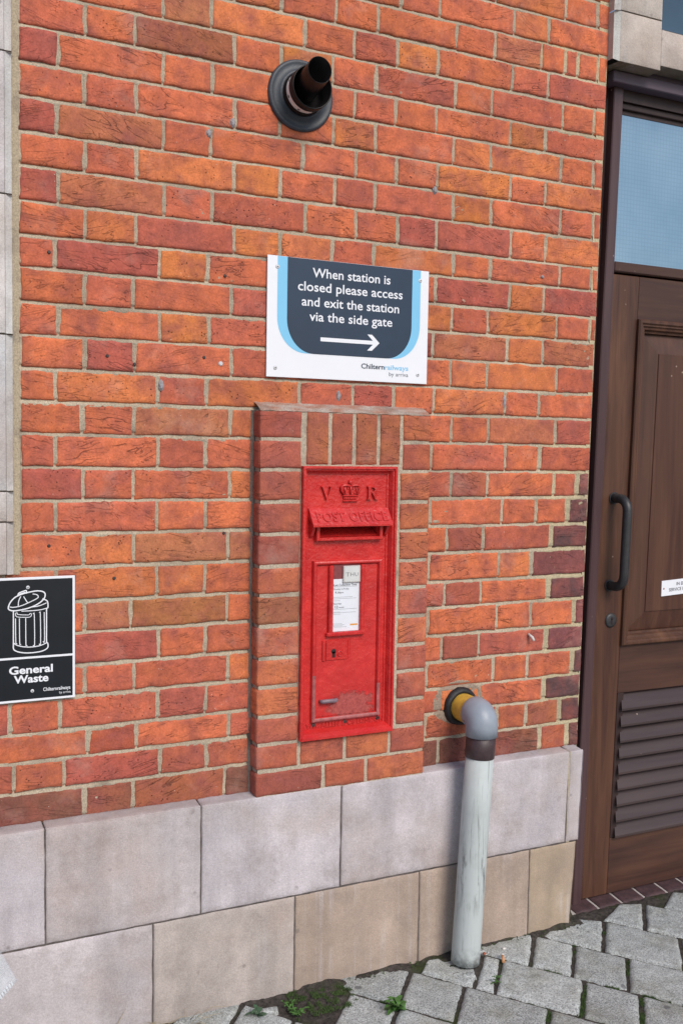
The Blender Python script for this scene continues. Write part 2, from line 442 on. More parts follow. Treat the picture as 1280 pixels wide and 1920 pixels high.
# wired glass; the reflected blue sky is put into its base colour
t = NT('wired_glass')
c1 = t.co()
sx = t.n('SeparateXYZ'); t.l(c1, sx.inputs[0])
def grid(axis, pitch, w):
    f = t.math('ABSOLUTE', t.math('SUBTRACT', t.math('FRACT', t.math('MULTIPLY', sx.outputs[axis], 1 / pitch)), .5))
    return t.ramp(f, (0.0, 1.0), (w, 0.0))
g = t.math('MAXIMUM', grid('X', .0125, .14), grid('Z', .0125, .14))
col = t.mix(t.math('MULTIPLY', g, .26), t.mix(t.ramp(t.noise(c1, 3.0, 4, .6), (.3, 0.0), (.7, 1.0)), (.20, .32, .42), (.30, .43, .53)), (.11, .19, .27))
MAT['wired_glass'] = t.set(col, .10, t.bump(t.noise(c1, 40, 2), .0006, .4), IOR=1.6, Metallic=.45)
plain('dark_glass', (.045, .085, .13), .04, .2, 2)
plain('white_frame', (.80, .82, .82), .35, .03)
# plastics and pipes
plain('flue_flange_rubber', (.040, .048, .062), .5, .15, 40, .0006)
plain('flue_black', (.008, .007, .008), .4, .3, 50, spec=.3)
plain('flue_inside', (.006, .006, .006), .8)
plain('flue_white', (.78, .75, .73), .45, .08, 60)
plain('pipe_rubber', (.012, .012, .015), .55, .4, 60, .002, 120)
plain('pipe_yellow', (.62, .40, .06), .45, .2, 50, .0006)
plain('pipe_grey', (.27, .31, .37), .4, .08, 30, .0003)
plain('pipe_brown', (.050, .030, .034), .45, .3, 50, .0006)
t = NT('pipe_white')
c1 = t.co(); cg = t.co((120, 120, 3.4))
g = t.noise(cg, 1.0, 4, .65, .4)
col = t.mix(t.ramp(g, (.35, .75), (.41, 0.0)), (.475, .52, .525), (.21, .225, .23))
col = t.mix(t.ramp(t.noise(c1, 11, 4, .65), (.52, 0.0), (.72, .35)), col, (.33, .35, .34))
sx = t.n('SeparateXYZ'); t.l(c1, sx.inputs[0])
band = t.math('SUBTRACT', 1.0, t.math('MULTIPLY', t.math('ABSOLUTE', t.math('SUBTRACT', sx.outputs['Z'], .27)), 7.0), True)
dirt = t.math('MULTIPLY', band, t.ramp(t.noise(t.co((50, 50, 9)), 1.0, 5, .7), (.5, 0.0), (.62, 1.0)))
foot = t.math('MULTIPLY', t.math('SUBTRACT', 1.0, t.math('MULTIPLY', sx.outputs['Z'], 14.0), True), t.ramp(t.noise(c1, 60, 4, .7), (.4, 0.0), (.6, 1.0)))
col = t.mix(t.math('MULTIPLY', t.math('MAXIMUM', dirt, foot), .8), col, (.075, .07, .07))
MAT['pipe_white'] = t.set(col, .6, t.bump(g, .0008, .7), Specular_IOR_Level=.35)
# ground
t = NT('sett_stone')
c1 = t.co((1, 1, 1), seed=True)
g1 = t.noise(c1, 210, 3, .7); g2 = t.noise(c1, 420, 2, .6)
col = t.mix(1.0, attr(t), t.ramp(g1, (.32, .42), (.68, 1.5)), 'MULTIPLY')
col = t.mix(t.ramp(g2, (.53, 0.0), (.66, .75)), col, (.62, .65, .66))
col = t.mix(t.ramp(g2, (.3, .75), (.42, 0.0)), col, (.07, .075, .08))
col = t.mix(t.ramp(t.noise(c1, 8, 5, .7), (.48, 0.0), (.72, .6)), col, (.20, .195, .14))
col = t.mix(1.0, col, t.ramp(t.noise(c1, 26, 5, .7), (.32, .78), (.68, 1.16)), 'MULTIPLY')
vo = t.n('TexVoronoi', i={'Scale': 16.0}); t.l(c1, vo.inputs['Vector'])
col = t.mix(t.math('MULTIPLY', t.ramp(vo.outputs['Distance'], (.13, .75), (.2, 0.0)), t.ramp(t.noise(c1, 6, 2), (.56, 0.0), (.62, 1.0))), col, (.10, .10, .105))
MAT['sett_stone'] = t.set(col, .8, t.bump(g1, .0018, .9), Specular_IOR_Level=.3)
t = NT('soil')
c1 = t.co()
col = t.mix(t.ramp(t.noise(c1, 90, 5, .7), (.35, 0.0), (.7, 1.0)), (.030, .026, .024), (.11, .095, .085))
col = t.mix(t.ramp(t.noise(c1, 7, 3), (.52, 0.0), (.66, .75)), col, (.035, .055, .012))
MAT['soil'] = t.set(col, .95, t.bump(t.noise(c1, 180, 5, .7), .004, 1.0), Specular_IOR_Level=.15)
plain('asphalt', (.055, .055, .058), .9, .25, 3, .003, 120)
plain('moss_green', (.050, .088, .020), .9, .5, 90, .002)
plain('leaf_green', (.060, .155, .030), .5, .35, 60)
plain('leaf_blue_green', (.050, .110, .055), .5, .3, 60)
plain('straw', (.35, .29, .19), .8, .25, 60)
plain('butt_paper', (.62, .30, .14), .8, .25, 90)
plain('butt_white', (.7, .68, .64), .8, .1, 90)
plain('pebble_white', (.62, .60, .57), .7, .15, 90, .002)
plain('pebble_red', (.30, .09, .05), .8, .2, 90, .002)
t = NT('clear_plastic')
c1 = t.co()
MAT['clear_plastic'] = t.set((.80, .88, .95), .18, t.bump(t.noise(c1, 18, 4, .6), .02, .8), Alpha=.26, Specular_IOR_Level=.7)
plain('sealed_plastic', (.85, .90, .95), .3, .1, 60, .002)
# ---------------------------------------------------------------- station building: brickwork
building = thing('station_building', (0.7, 0, -2.44), 'red brick station wall with pale stone plinth, brick pier and panelled brown door', 'building')
PERP={-8:[0.063,0.181,0.4225,0.548,0.697,0.818,1.063,1.185,1.425,1.545],
-7:[0,0.241,0.364,0.612,0.76,0.885,1.008,1.25,1.371],
-6:[0.063,0.181,0.4225,0.548,0.697,0.818,1.063,1.185,1.425,1.545],
-5:[0,0.241,0.364,0.612,0.76,0.885,1.008,1.25,1.371],
-4:[0.063,0.181,0.4225,0.548,0.697,0.818,1.063,1.185,1.423,1.538],
-3:[0,0.241,0.364,0.612,0.76,0.887,1.006,1.247,1.365],
-2:[0.063,0.181,0.4225,0.549,0.699,0.819,1.06,1.184,1.344,1.425,1.472,1.545],
-1:[0,0.246,0.366,0.612,0.752,0.878,1.003,1.245,1.369],
0:[0.064,0.18,0.425,0.548,0.691,0.816,1.061,1.179,1.423,1.536],
1:[0.004,0.247,0.369,0.612,0.755,0.875,1.0,1.243,1.365],
2:[0.063,0.183,0.427,0.547,0.695,0.818,1.057,1.179,1.423,1.54],
3:[0.001,0.248,0.367,0.609,0.761,0.882,1.009,1.248,1.371],
4:[0.063,0.184,0.426,0.549,0.701,0.818,1.061,1.185,1.425,1.545],
5:[0.004,0.25,0.371,0.619,0.764,0.89,1.01,1.253,1.376],
6:[0.064,0.183,0.427,0.551,0.696,0.818,1.065,1.188,1.429,1.545],
7:[-0.005,0.239,0.36,0.612,0.76,0.885,1.01,1.256,1.374],
8:[0.063,0.177,0.422,0.548,0.697,0.818,1.064,1.184,1.423,1.545],
9:[0.003,0.242,0.364,0.612,0.76,0.885,1.006,1.252,1.376],
10:[0.064,0.181,0.423,0.548,0.697,0.818,1.065,1.185,1.428,1.553],
11:[-0.003,0.236,0.36,0.61,0.762,0.886,1.012,1.251,1.368],
12:[0.058,0.179,0.422,0.548,0.697,0.818,1.071,1.194,1.43,1.549],
13:[-0.005,0.237,0.358,0.612,0.76,0.885,1.008,1.255,1.373,1.546],
14:[0.059,0.176,0.423,0.548,0.697,0.818,1.075,1.195,1.432,1.515],
15:[-0.004,0.237,0.359,0.612,0.76,0.885,1.008,1.248,1.371,1.482],
16:[0.059,0.18,0.42,0.548,0.697,0.818,1.064,1.187,1.424],
17:[-0.004,0.237,0.359,0.612,0.76,0.885,1.008,1.242,1.355],
18:[0.063,0.173,0.419,0.548,0.697,0.818,1.062,1.182,1.42],
19:[0,0.242,0.362,0.612,0.76,0.885,1.008,1.24,1.361,1.518],
20:[0.064,0.182,0.422,0.548,0.697,0.818,1.056,1.18,1.416],
21:[-0.108,0.005,0.241,0.363,0.612,0.76,0.885,1.008,1.233,1.354,1.516],
22:[0.07,0.188,0.426,0.548,0.697,0.818,1.051,1.185,1.413],
23:[-0.101,0.014,0.247,0.366,0.612,0.76,0.885,1.008,1.25,1.354,1.474],
24:[0.062,0.18,0.415,0.548,0.697,0.818,1.051,1.185,1.407,1.506]}
JOINT={-8:(0.6096,0.6056),-7:(0.5334,0.5294),-6:(0.4572,0.4532),-5:(0.381,0.377),-4:(0.3048,0.3008),-3:(0.2286,0.2246),-2:(0.1524,0.1484),-1:(0.0762,0.0722),0:(0.0,-0.004),1:(-0.0757,-0.0828),2:(-0.1546,-0.1537),3:(-0.2302,-0.2309),4:(-0.3074,-0.3025),5:(-0.3828,-0.3804),6:(-0.4606,-0.4637),7:(-0.5365,-0.5295),8:(-0.6092,-0.608),9:(-0.6868,-0.6805),10:(-0.76,-0.7564),11:(-0.8358,-0.8346),12:(-0.9106,-0.9097),13:(-0.9845,-0.9898),14:(-1.0624,-1.0668),15:(-1.1393,-1.1409),16:(-1.2154,-1.2216),17:(-1.2966,-1.2945),18:(-1.3784,-1.3757),19:(-1.454,-1.4471),20:(-1.5319,-1.5269),21:(-1.6066,-1.6005),22:(-1.6855,-1.6773),23:(-1.7527,-1.7476),24:(-1.8253,-1.823),25:(-1.905,-1.905)}

PER = .3643
XL, XR = -.083, 1.578
def wall_right(z): return 1.583 + .0155 * (z - .3)
def jz(k, x):
    a, b = JOINT[k]
    f = max(0, min(1, (x + .08) / 1.655))
    return a + (b - a) * f
TINTS = [((.64, .172, .074), 6), ((.61, .160, .076), 7), ((.56, .142, .078), 4), ((.66, .200, .076), 4), ((.50, .126, .082), 1), ((.54, .178, .088), 1)]
BAG_T = [c for c, n in TINTS for _ in range(n)]
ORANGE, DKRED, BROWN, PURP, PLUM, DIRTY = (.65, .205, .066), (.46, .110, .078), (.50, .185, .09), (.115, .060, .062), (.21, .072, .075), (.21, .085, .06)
# bricks whose colour stands out in the wall: (course, x inside the brick): colour
SPECIAL = {(4, .48): ORANGE, (6, .48): ORANGE, (7, .3): ORANGE, (9, .3): ORANGE, (8, 1.03): ORANGE, (8, 1.3): ORANGE, (3, 1.1): ORANGE, (2, .75): ORANGE, (-1, .94): ORANGE, (1, 1.3): (.5, .16, .06),
    (0, .65): (.56, .19, .055), (10, .12): DKRED, (7, .1): DKRED, (14, -.02): DKRED, (12, .3): BROWN, (16, .3): BROWN, (18, .12): BROWN, (18, .3): (.44, .165, .066), (16, .45): BROWN, (3, -.04): DKRED, (0, .3): (.36, .12, .06), (-1, .3): BROWN,
    (1, -.04): DKRED, (5, -.04): DKRED, (7, 1.1): DKRED, (7, 1.47): DKRED, (11, .82): DKRED, (19, .1): DKRED, (24, .12): DIRTY, (24, 0): DIRTY, (24, .3): (.36, .115, .06), (24, .47): DIRTY, (24, 1.1): DIRTY, (24, 1.3): DIRTY, (24, 1.02): DIRTY, (22, .1): (.44, .10, .05),
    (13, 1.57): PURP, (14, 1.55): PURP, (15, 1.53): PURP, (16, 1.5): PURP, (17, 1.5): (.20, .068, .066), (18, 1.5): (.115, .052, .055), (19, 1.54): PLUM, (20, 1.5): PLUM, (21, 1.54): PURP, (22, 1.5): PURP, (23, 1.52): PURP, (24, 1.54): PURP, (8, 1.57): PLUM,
    (23, .05): DKRED, (5, .9): DKRED, (9, .95): (.32, .075, .05), (4, 1.1): (.55, .17, .05), (20, 1.1): (.36, .10, .062), (14, 1.13): (.38, .115, .07), (16, 1.12): (.36, .10, .062), (18, 1.12): (.37, .098, .062)}
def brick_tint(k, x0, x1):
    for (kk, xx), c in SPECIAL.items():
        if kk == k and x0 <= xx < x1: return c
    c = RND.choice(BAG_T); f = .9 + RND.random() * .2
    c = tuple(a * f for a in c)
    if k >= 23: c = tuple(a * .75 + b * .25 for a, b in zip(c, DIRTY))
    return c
MOR = (.555, .470, .355)
CREAM = (.60, .51, .34)
brick_seed = [0]
def lay(mb, k, x0, x1, fine=True, gapl=.0033, gapr=.0033, N=(0, -1, 0), y=0.0, arris=(0, 0, 0, 0), za=None, zb=None, tint=None, gz=.0030):
    """one brick face in course k between perpends x0 and x1"""
    brick_seed[0] += 1
    sd = brick_seed[0] * .613 % 41.0
    a, b = x0 + gapl, x1 - gapr
    if b - a < .012: return
    z1a, z1b = (jz(k, a), jz(k, b)) if za is None else (za, za)
    z0a, z0b = (jz(k + 1, a), jz(k + 1, b)) if zb is None else (zb, zb)
    t_ = tint or brick_tint(k, x0, x1)
    gz += (RND.random() - .5) * .0016; a += (RND.random() - .5) * .002; b += (RND.random() - .5) * .002
    mb.patch((a, y, z0a + gz), (b, y, z0b + gz), (b, y, z1b - gz), (a, y, z1a - gz), N, h=.0012 + RND.random() * .0024, dip=.003, b=.0034,
             step=.007 if fine else .06, out=.0031, rough=.0006, tint=t_, seed=sd, jit=.0022, arris=arris)

wb_ = MB()
for k in range(-8, 25):
    ps = sorted(PERP[k])
    fine = k >= -5
    lo = XL if k < 17 else -.72
    # regular Flemish bond carried on to the left where the photo stops
    q = ps[0]; ext = []
    if k >= 17:
        big = k % 2 == 0 or k in (21, 23)
        while q > lo - .3:
            q -= .2435 if big else .118; big = not big; ext.append(q)
    cuts = sorted(ext + ps)
    end = wall_right(jz(k, XR))
    cuts = [c for c in cuts if lo < c < end - .02]
    xs = [lo] + cuts + [end]
    for a, b in zip(xs, xs[1:]):
        zc = jz(k, a)
        if k >= 12 and a > .50 and b < .965: continue       # behind the pier
        f = fine and b > -.35
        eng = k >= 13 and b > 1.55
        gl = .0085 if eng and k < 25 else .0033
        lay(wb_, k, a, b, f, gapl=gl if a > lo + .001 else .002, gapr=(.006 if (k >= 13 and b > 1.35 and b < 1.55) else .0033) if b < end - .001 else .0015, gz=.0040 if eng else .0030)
# wall beyond the left stone surround and right of the door
wr_ = MB()
for k in range(-8, 25):
    z1, z0 = jz(k, -.08), jz(k + 1, -.08)
    for xa, xb in ((-1.7, -.72 if k >= 17 else -.70), (2.70, 3.7)):
        x = xa - (.12 if k % 2 else 0); big = True
        while x < xb:
            w_ = .2435 if big else .1205
            a, b = max(x, xa), min(x + w_, xb)
            if b - a > .03: lay(wb_ if xa < 0 else wr_, k, a, b, False, za=z1, zb=z0)
            x += w_; big = not big
# reveal of the doorway: brick returns facing right
for k in range(-2, 25):
    brick_seed[0] += 1
    z1, z0 = jz(k, 1.57) - .005, jz(k + 1, 1.57) + .005
    wx = wall_right(z1)
    if k < -1: continue
    wb_.patch((wx, .002, z0), (wx, .11, z0), (wx, .11, z1), (wx, .002, z1), (1, 0, 0), h=.001, step=.03, tint=PURP if k > 12 else (.4, .1, .05), seed=k + .3)
brick_wall = wb_.build('brick_wall', MAT['brick'], building, attrs=True)

wall_r = wr_.build('brick_wall', MAT['brick'], building, attrs=True)

# mortar behind and between: a rough pointed bed
mm = MB()
def mortar_sheet(x0, x1, z0, z1, step, col):
    nx, nz = max(1, int((x1 - x0) / step)), max(1, int((z1 - z0) / .0028))
    b0 = len(mm.v)
    for j in range(nz + 1):
        z = z0 + (z1 - z0) * j / nz
        kk = max(-8, min(25, round(-z / .0762)))
        for i in range(nx + 1):
            x = x0 + (x1 - x0) * i / nx
            q = Vector((x * 60, z * 60, 3.0))
            c, d = col(x, z)
            rec = .0048 * max(0, min(1, (z - jz(kk, x) + .0035) / .007)) if abs(z - jz(kk, x)) < .0085 else .001
            mm.vert((x, -.0012 + rec - d + .0012 * noise.noise(q) + .0007 * noise.noise(q * 3.1), z), c)
    for j in range(nz):
        for i in range(nx):
            a = b0 + j * (nx + 1) + i
            mm.face((a, a + 1, a + nx + 2, a + nx + 1), 0, True)
def mcol(x, z):
    f = 0.0
    if x > 1.36 and z < -.98: f = min(1, (x - 1.36) / .06)
    if z > .1 and x > 1.33 and z < .17: f = 1
    if x > 1.42 and -.1 < z < .1: f = max(f, .6)
    g = 0.0
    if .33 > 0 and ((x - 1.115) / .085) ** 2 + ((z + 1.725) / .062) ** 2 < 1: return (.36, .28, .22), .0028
    n_ = .88 + .24 * noise.noise(Vector((x * 5, z * 5, 8)))
    s = 1.0
    return tuple((a * (1 - f) + b * f) * n_ for a, b in zip(MOR, CREAM)), .0003 * f
mortar_sheet(-.112, 1.546, -1.905, .62, .0055, mcol)
def flat(x0, x1, z0, z1): mm.quad((x0, -.0006, z0), (x1, -.0006, z0), (x1, -.0006, z1), (x0, -.0006, z1), 0, MOR)
flat(-1.7, -.112, -1.905, .62)
mm.face([mm.vert(p, CREAM) for p in ((1.546, -.0006, -1.905), (wall_right(-1.905) - .002, -.0006, -1.905), (wall_right(.62) - .002, -.0006, .62), (1.546, -.0006, .62))])
mm.face([mm.vert(p, CREAM) for p in ((wall_right(-1.905) - .002, -.0006, -1.905), (wall_right(-1.905) - .002, .12, -1.905), (wall_right(.62) - .002, .12, .62), (wall_right(.62) - .002, -.0006, .62))])
# thick bead of mortar against the left stone surround
nb = 300
rows = []
for j in range(nb + 1):
    z = -1.309 + (.62 + 1.309) * j / nb
    r_ = []
    for i in range(5):
        x = -.0985 + .0145 * i / 4
        r_.append(mm.vert((x + .002 * noise.noise(Vector((z * 40, i, 1))) * (i > 1), -.002 - .0035 * math.sin(math.pi * (i + .3) / 4.6) + .0016 * noise.noise(Vector((z * 90, i * 2, 5))), z), (.52, .43, .31)))
    rows.append(r_)
for a, b in zip(rows, rows[1:]):
    for i in range(4): mm.face((a[i], a[i + 1], b[i + 1], b[i]), 0, True)
mm.build('mortar', MAT['mortar'], brick_wall, attrs=True)
mm = MB(); flat(2.70, 3.7, -1.905, .62); mm.build('mortar', MAT['mortar'], wall_r, attrs=True)

# plugged and open screw holes left in the wall
sm = MB(); pm = MB()
def dome(mb, x, z, r, y=-.0045, h=.002, sx=1.0, sz=1.0, seg=12, m=0):
    ring = [mb.vert((x + r * sx * math.cos(2 * math.pi * k / seg), y, z + r * sz * math.sin(2 * math.pi * k / seg))) for k in range(seg)]
    rin = [mb.vert((x + .6 * r * sx * math.cos(2 * math.pi * k / seg), y - h, z + .6 * r * sz * math.sin(2 * math.pi * k / seg))) for k in range(seg)]
    for k in range(seg): mb.face((ring[k], ring[(k + 1) % seg], rin[(k + 1) % seg], rin[k]), m, True)
    mb.face(rin, m)
for x, z in ((-.018, -.571), (.115, -.799), (.405, -.587), (.18, -.815), (.352, -.79), (-.02, -1.245), (.407, -1.225), (.132, -1.327)):
    m_ = MB(); dome(m_, x, z, .0042, y=-.0035, h=.0025); m_.build('screw', MAT['dark_screw'], brick_wall)
m_ = MB(); dome(m_, .395, -.803, .006, y=-.004, h=.003); m_.build('screw', MAT['screw_metal'], brick_wall)
for x, z, sz in ((.245, -.862, 1.9), (.72, -.87, 2.2), (1.245, -.868, 2.6), (.421, -.215, 1.6), (1.0, -.305, 1.6), (1.365, -.505, .7), (.36, -.25, 1.5)):
    m_ = MB()
    n_ = 16; c_ = m_.vert((x, -.0075, z))
    prev = None; rings = []
    for rr, yy in ((.5, -.007), (1.0, -.002)):
        rings.append([m_.vert((x + .0072 * rr * math.cos(2 * math.pi * k / n_) * (1 + .5 * noise.noise(Vector((k, x * 9, rr)))), yy, z + .0072 * sz * rr * math.sin(2 * math.pi * k / n_) * (1 + .4 * noise.noise(Vector((k, 4, x * 7)))))) for k in range(n_)])
    for k in range(n_):
        m_.face((c_, rings[0][k], rings[0][(k + 1) % n_])); m_.face((rings[0][k], rings[1][k], rings[1][(k + 1) % n_], rings[0][(k + 1) % n_]))
    m_.build('wall_plug', MAT['plug_grey'], brick_wall)
m_ = MB(); m_.tube([(1.352, -.004, -1.545), (1.356, -.018, -1.553), (1.358, -.024, -1.562)], [.004, .0045, .0035], 8); m_.build('wall_plug', MAT['pebble_white'], brick_wall, label='white plastic wall plug poking out of a joint')

# ---------------------------------------------------------------- brick pier round the letter box
PX0, PX1, PY = .485, .977, -.045
pl = [-.912, -.987, -1.064, -1.145, -1.227, -1.309, -1.383, -1.461, -1.544, -1.619, -1.695, -1.767, -1.835, -1.905]
pr_ = [-.911, -.989, -1.067, -1.149, -1.227, -1.307, -1.381, -1.459, -1.537, -1.610, -1.688, -1.760, -1.832, -1.905]
pb = MB()
def pbrick(x0, x1, zt, zb_, al=0, ar=0, ztr=None, zbr=None, tint=None):
    brick_seed[0] += 1
    ztr = zt if ztr is None else ztr; zbr = zb_ if zbr is None else zbr
    g = .0036
    c = tint or tuple(a * f for a, f in zip(RND.choice([(.52, .15, .075), (.48, .128, .07), (.43, .115, .074), (.55, .165, .075)]), [.92 + .16 * RND.random()] * 3))
    pb.patch((x0 + (0 if al else g), PY, zb_ + g), (x1 - (0 if ar else g), PY, zbr + g), (x1 - (0 if ar else g), PY, ztr - g), (x0 + (0 if al else g), PY, zt - g), (0, -1, 0),
             h=.002 + RND.random() * .002, dip=.004, b=.0048, step=.007, out=.002, rough=.0007, tint=c, seed=brick_seed[0] * .613 % 41, arris=(al, ar, 0, 0), jit=.002)
    return c
def pside(x, zt, zb_, nx, c):
    g = .0036
    a, b = (PY, .0) if nx < 0 else (.0, PY)
    pb.patch((x, b if nx < 0 else a, zb_ + g), (x, a if nx < 0 else b, zb_ + g), (x, a if nx < 0 else b, zt - g), (x, b if nx < 0 else a, zt - g), (nx, 0, 0),
             h=.002, dip=.004, b=.0048, step=.008, out=.0015, rough=.0007, tint=c, seed=brick_seed[0] * .613 % 41, arris=(0, 1, 0, 0))
BX0, BX1 = .599, .882
for i in range(13):
    last, two = i == 12, i >= 11
    if i < 11:
        c = pbrick(PX0, BX0 + .003, pl[i], pl[i + 1], 1, 0, tint={4: (.33, .085, .06), 6: (.37, .14, .07), 0: (.36, .09, .06)}.get(i)); pside(PX0, pl[i], pl[i + 1], -1, c)
        c = pbrick(.884 if i > 1 else .889, PX1, pr_[i], pr_[i + 1], 0, 1); pside(PX1, pr_[i], pr_[i + 1], 1, c)
    else:
        cuts = [PX0, .602, .735, .868, PX1] if i == 11 else [PX0, .673, .799, PX1]
        for j, (a, b) in enumerate(zip(cuts, cuts[1:])):
            za, zc = pl[i] + (pr_[i] - pl[i]) * (a - PX0) / .49, pl[i + 1]
            c = pbrick(a, b, za, zc, j == 0, j == len(cuts) - 2, tint=(.33, .09, .062) if (i == 12 and j == 0) else None)
            if j == 0: pside(PX0, pl[i], pl[i + 1], -1, c)
            if j == len(cuts) - 2: pside(PX1, pr_[i], pr_[i + 1], 1, c)
sx_ = [.608, .679, .748, .820, .889]
for a, b in zip(sx_, sx_[1:]): pbrick(a, b, -.912, -1.054, tint=RND.choice([(.34, .09, .06), (.40, .13, .062), (.38, .11, .06)]))
pier = pb.build('brick_pier', MAT['brick'], building, attrs=True)
mm = MB()
def sheet(p00, p10, p11, p01, N, step, amp, c):
    p00, p10, p11, p01, N = map(Vector, (p00, p10, p11, p01, N))
    nx, nz = max(1, int((p10 - p00).length / step)), max(1, int((p01 - p00).length / step)); b0 = len(mm.v)
    for j in range(nz + 1):
        for i in range(nx + 1):
            u, v = i / nx, j / nz
            p = (p00 * (1 - u) + p10 * u) * (1 - v) + (p01 * (1 - u) + p11 * u) * v
            mm.vert(p + N * (amp * noise.noise(p * 60) + amp * .6 * noise.noise(p * 190)), c)
    fl = (p10 - p00).cross(p01 - p00).dot(N) < 0
    for j in range(nz):
        for i in range(nx):
            a = b0 + j * (nx + 1) + i; q = (a, a + 1, a + nx + 2, a + nx + 1)
            mm.face(q[::-1] if fl else q, 0, True)
MP = (.53, .455, .355)
e = .0015
for a, b in ((PX0 + .003, BX0 + .004), (.876, PX1 - .003)):
    sheet((a, PY + .001, -1.767), (b, PY + .001, -1.767), (b, PY + .001, -.914), (a, PY + .001, -.914), (0, -1, 0), .0055, .0011, MP)
sheet((BX0 + .004, PY + .001, -1.056), (.876, PY + .001, -1.056), (.876, PY + .001, -.914), (BX0 + .004, PY + .001, -.914), (0, -1, 0), .0055, .0011, MP)
sheet((PX0 + .003, PY + .001, -1.905), (PX1 - .003, PY + .001, -1.905), (PX1 - .003, PY + .001, -1.766), (PX0 + .003, PY + .001, -1.766), (0, -1, 0), .0055, .0011, MP)
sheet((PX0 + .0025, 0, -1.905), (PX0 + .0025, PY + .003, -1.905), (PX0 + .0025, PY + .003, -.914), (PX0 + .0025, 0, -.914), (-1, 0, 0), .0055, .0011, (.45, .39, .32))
sheet((PX1 - .0025, 0, -1.905), (PX1 - .0025, PY + .003, -1.905), (PX1 - .0025, PY + .003, -.914), (PX1 - .0025, 0, -.914), (1, 0, 0), .0055, .0011, MP)
# weathered mortar fillet along the top of the pier, and the dark bead in the corner on its left
n_ = 110; rws = []
for i in range(n_ + 1):
    x = PX0 + .0005 + (PX1 - PX0 - .001) * i / n_; r_ = []
    for j in range(7):
        v = j / 6; y = -.001 + (PY - .0005) * v; z = -.893 - .0215 * v - .006 * max(0, v - .8)
        r_.append(mm.vert((x, y + .0012 * noise.noise(Vector((x * 50, j, 2))), z + .002 * noise.noise(Vector((x * 45, j * .6, 9))) + .001 * noise.noise(Vector((x * 140, j, 3)))), tuple(a + (b - a) * max(0, min(1, .5 + 1.4 * noise.noise(Vector((x * 22, j * .5, 4))))) for a, b in zip((.50, .43, .38), (.42, .22, .16)))))
    rws.append(r_)
for a, b in zip(rws, rws[1:]):
    for j in range(6): mm.face((a[j], b[j], b[j + 1], a[j + 1]), 0, True)
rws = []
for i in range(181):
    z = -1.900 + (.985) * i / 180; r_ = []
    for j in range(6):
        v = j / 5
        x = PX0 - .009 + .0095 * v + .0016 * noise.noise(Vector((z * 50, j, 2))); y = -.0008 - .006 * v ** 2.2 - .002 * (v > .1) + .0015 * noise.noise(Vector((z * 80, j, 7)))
        r_.append(mm.vert((x, y, z), tuple(c * (.62 + .5 * noise.noise(Vector((z * 14, 1, 1)))) for c in (.33, .27, .235))))  # dark tint holds both the stained mortar and the shade of the corner
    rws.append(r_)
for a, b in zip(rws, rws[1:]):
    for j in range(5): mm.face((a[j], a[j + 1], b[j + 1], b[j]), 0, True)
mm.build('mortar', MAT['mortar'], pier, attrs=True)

# ---------------------------------------------------------------- stone plinth
sp_ = MB(); jb = MB()
LAV, LAV2, BEI, BEI2 = (.525, .485, .515), (.50, .455, .47), (.40, .315, .262), (.47, .41, .385)
def block(x0, x1, z0, z1, c, top=False, lean0=0, lean1=0, gap=.0016):
    brick_seed[0] += 1; sd = brick_seed[0] * .613 % 41
    a, b = x0 + gap, x1 - gap
    sp_.patch((a + lean0, PY, z0 + gap), (b + lean1, PY, z0 + gap), (b, PY, z1 - gap), (a, PY, z1 - gap), (0, -1, 0), h=.0 + RND.random() * .001, dip=.003, b=.0035, step=.012, out=.0013, rough=.0005, tint=c, seed=sd, arris=(0, 0, 0, 1 if top else 0))
    if top:
        sp_.patch((a, PY, z1 - gap), (b, PY, z1 - gap), (b, .004, z1 + .003), (a, .004, z1 + .003), (0, 0, 1), h=0, dip=.003, b=.0035, step=.012, out=.001, rough=.0012, tint=tuple(v * .92 for v in c), seed=sd, arris=(0, 0, 1, 0))
ZT, ZM, ZB = -1.900, -2.180, -2.52
ux = [-1.7, -1.3, -.80, -.42, -.037, .341, .7285, 1.487, 1.538]
uc = [LAV, LAV, LAV2, LAV, LAV2, LAV, LAV, LAV]
for i, (a, b) in enumerate(zip(ux, ux[1:])): block(a, b, ZM, ZT, uc[i], True, 0 if i < 7 else -.008, -.009 if i == 7 else (-.008 if i == 6 else 0), .0016 if i < 6 else .0022)
lx = [-1.7, -1.1, -.53, -.155, .220, .598, .975, 1.350, 1.522]
lc = [LAV, LAV, LAV, LAV, BEI2, BEI, BEI, (.40, .315, .235)]
lc[4] = BEI2; lc[3] = LAV2
for i, (a, b) in enumerate(zip(lx, lx[1:])): block(a, b, ZB, ZM, lc[i], False, 0, -.022 if i == 7 else 0)
sp_.quad((1.5375, PY - .0, ZT - .004), (1.5375, .11, ZT - .004), (1.528, .11, ZM), (1.528, PY, ZM), 0, LAV, .3)
sp_.quad((1.5205, PY - .0, ZM), (1.5205, .11, ZM), (1.500, .11, ZB), (1.500, PY, ZB), 0, BEI, .3)
plinth = sp_.build('stone_plinth', MAT['stone'], building, attrs=True)
sp_ = MB(); block(2.70, 3.7, ZM, ZT, LAV, True); block(2.70, 3.7, ZB, ZM, BEI)
sp_.quad((2.70, PY, ZB), (2.70, .11, ZB), (2.70, .11, ZT), (2.70, PY, ZT), 0, LAV, .3)
sp_.build('stone_plinth', MAT['stone'], building, attrs=True)
jb.box(-1.7, 1.484, PY + .0025, .006, ZB, ZT - .004, 0); jb.box(1.4825, 1.494, PY + .0012, .005, ZM, ZT - .003, 1); jb.box(1.494, 1.519, PY + .0026, .006, ZM, ZT - .004, 0); jb.box(1.484, 1.495, PY + .0027, .006, ZB, ZM - .001, 0)
jb.build('joint_mortar', [MAT['joint'], MAT['pale_joint']], plinth)

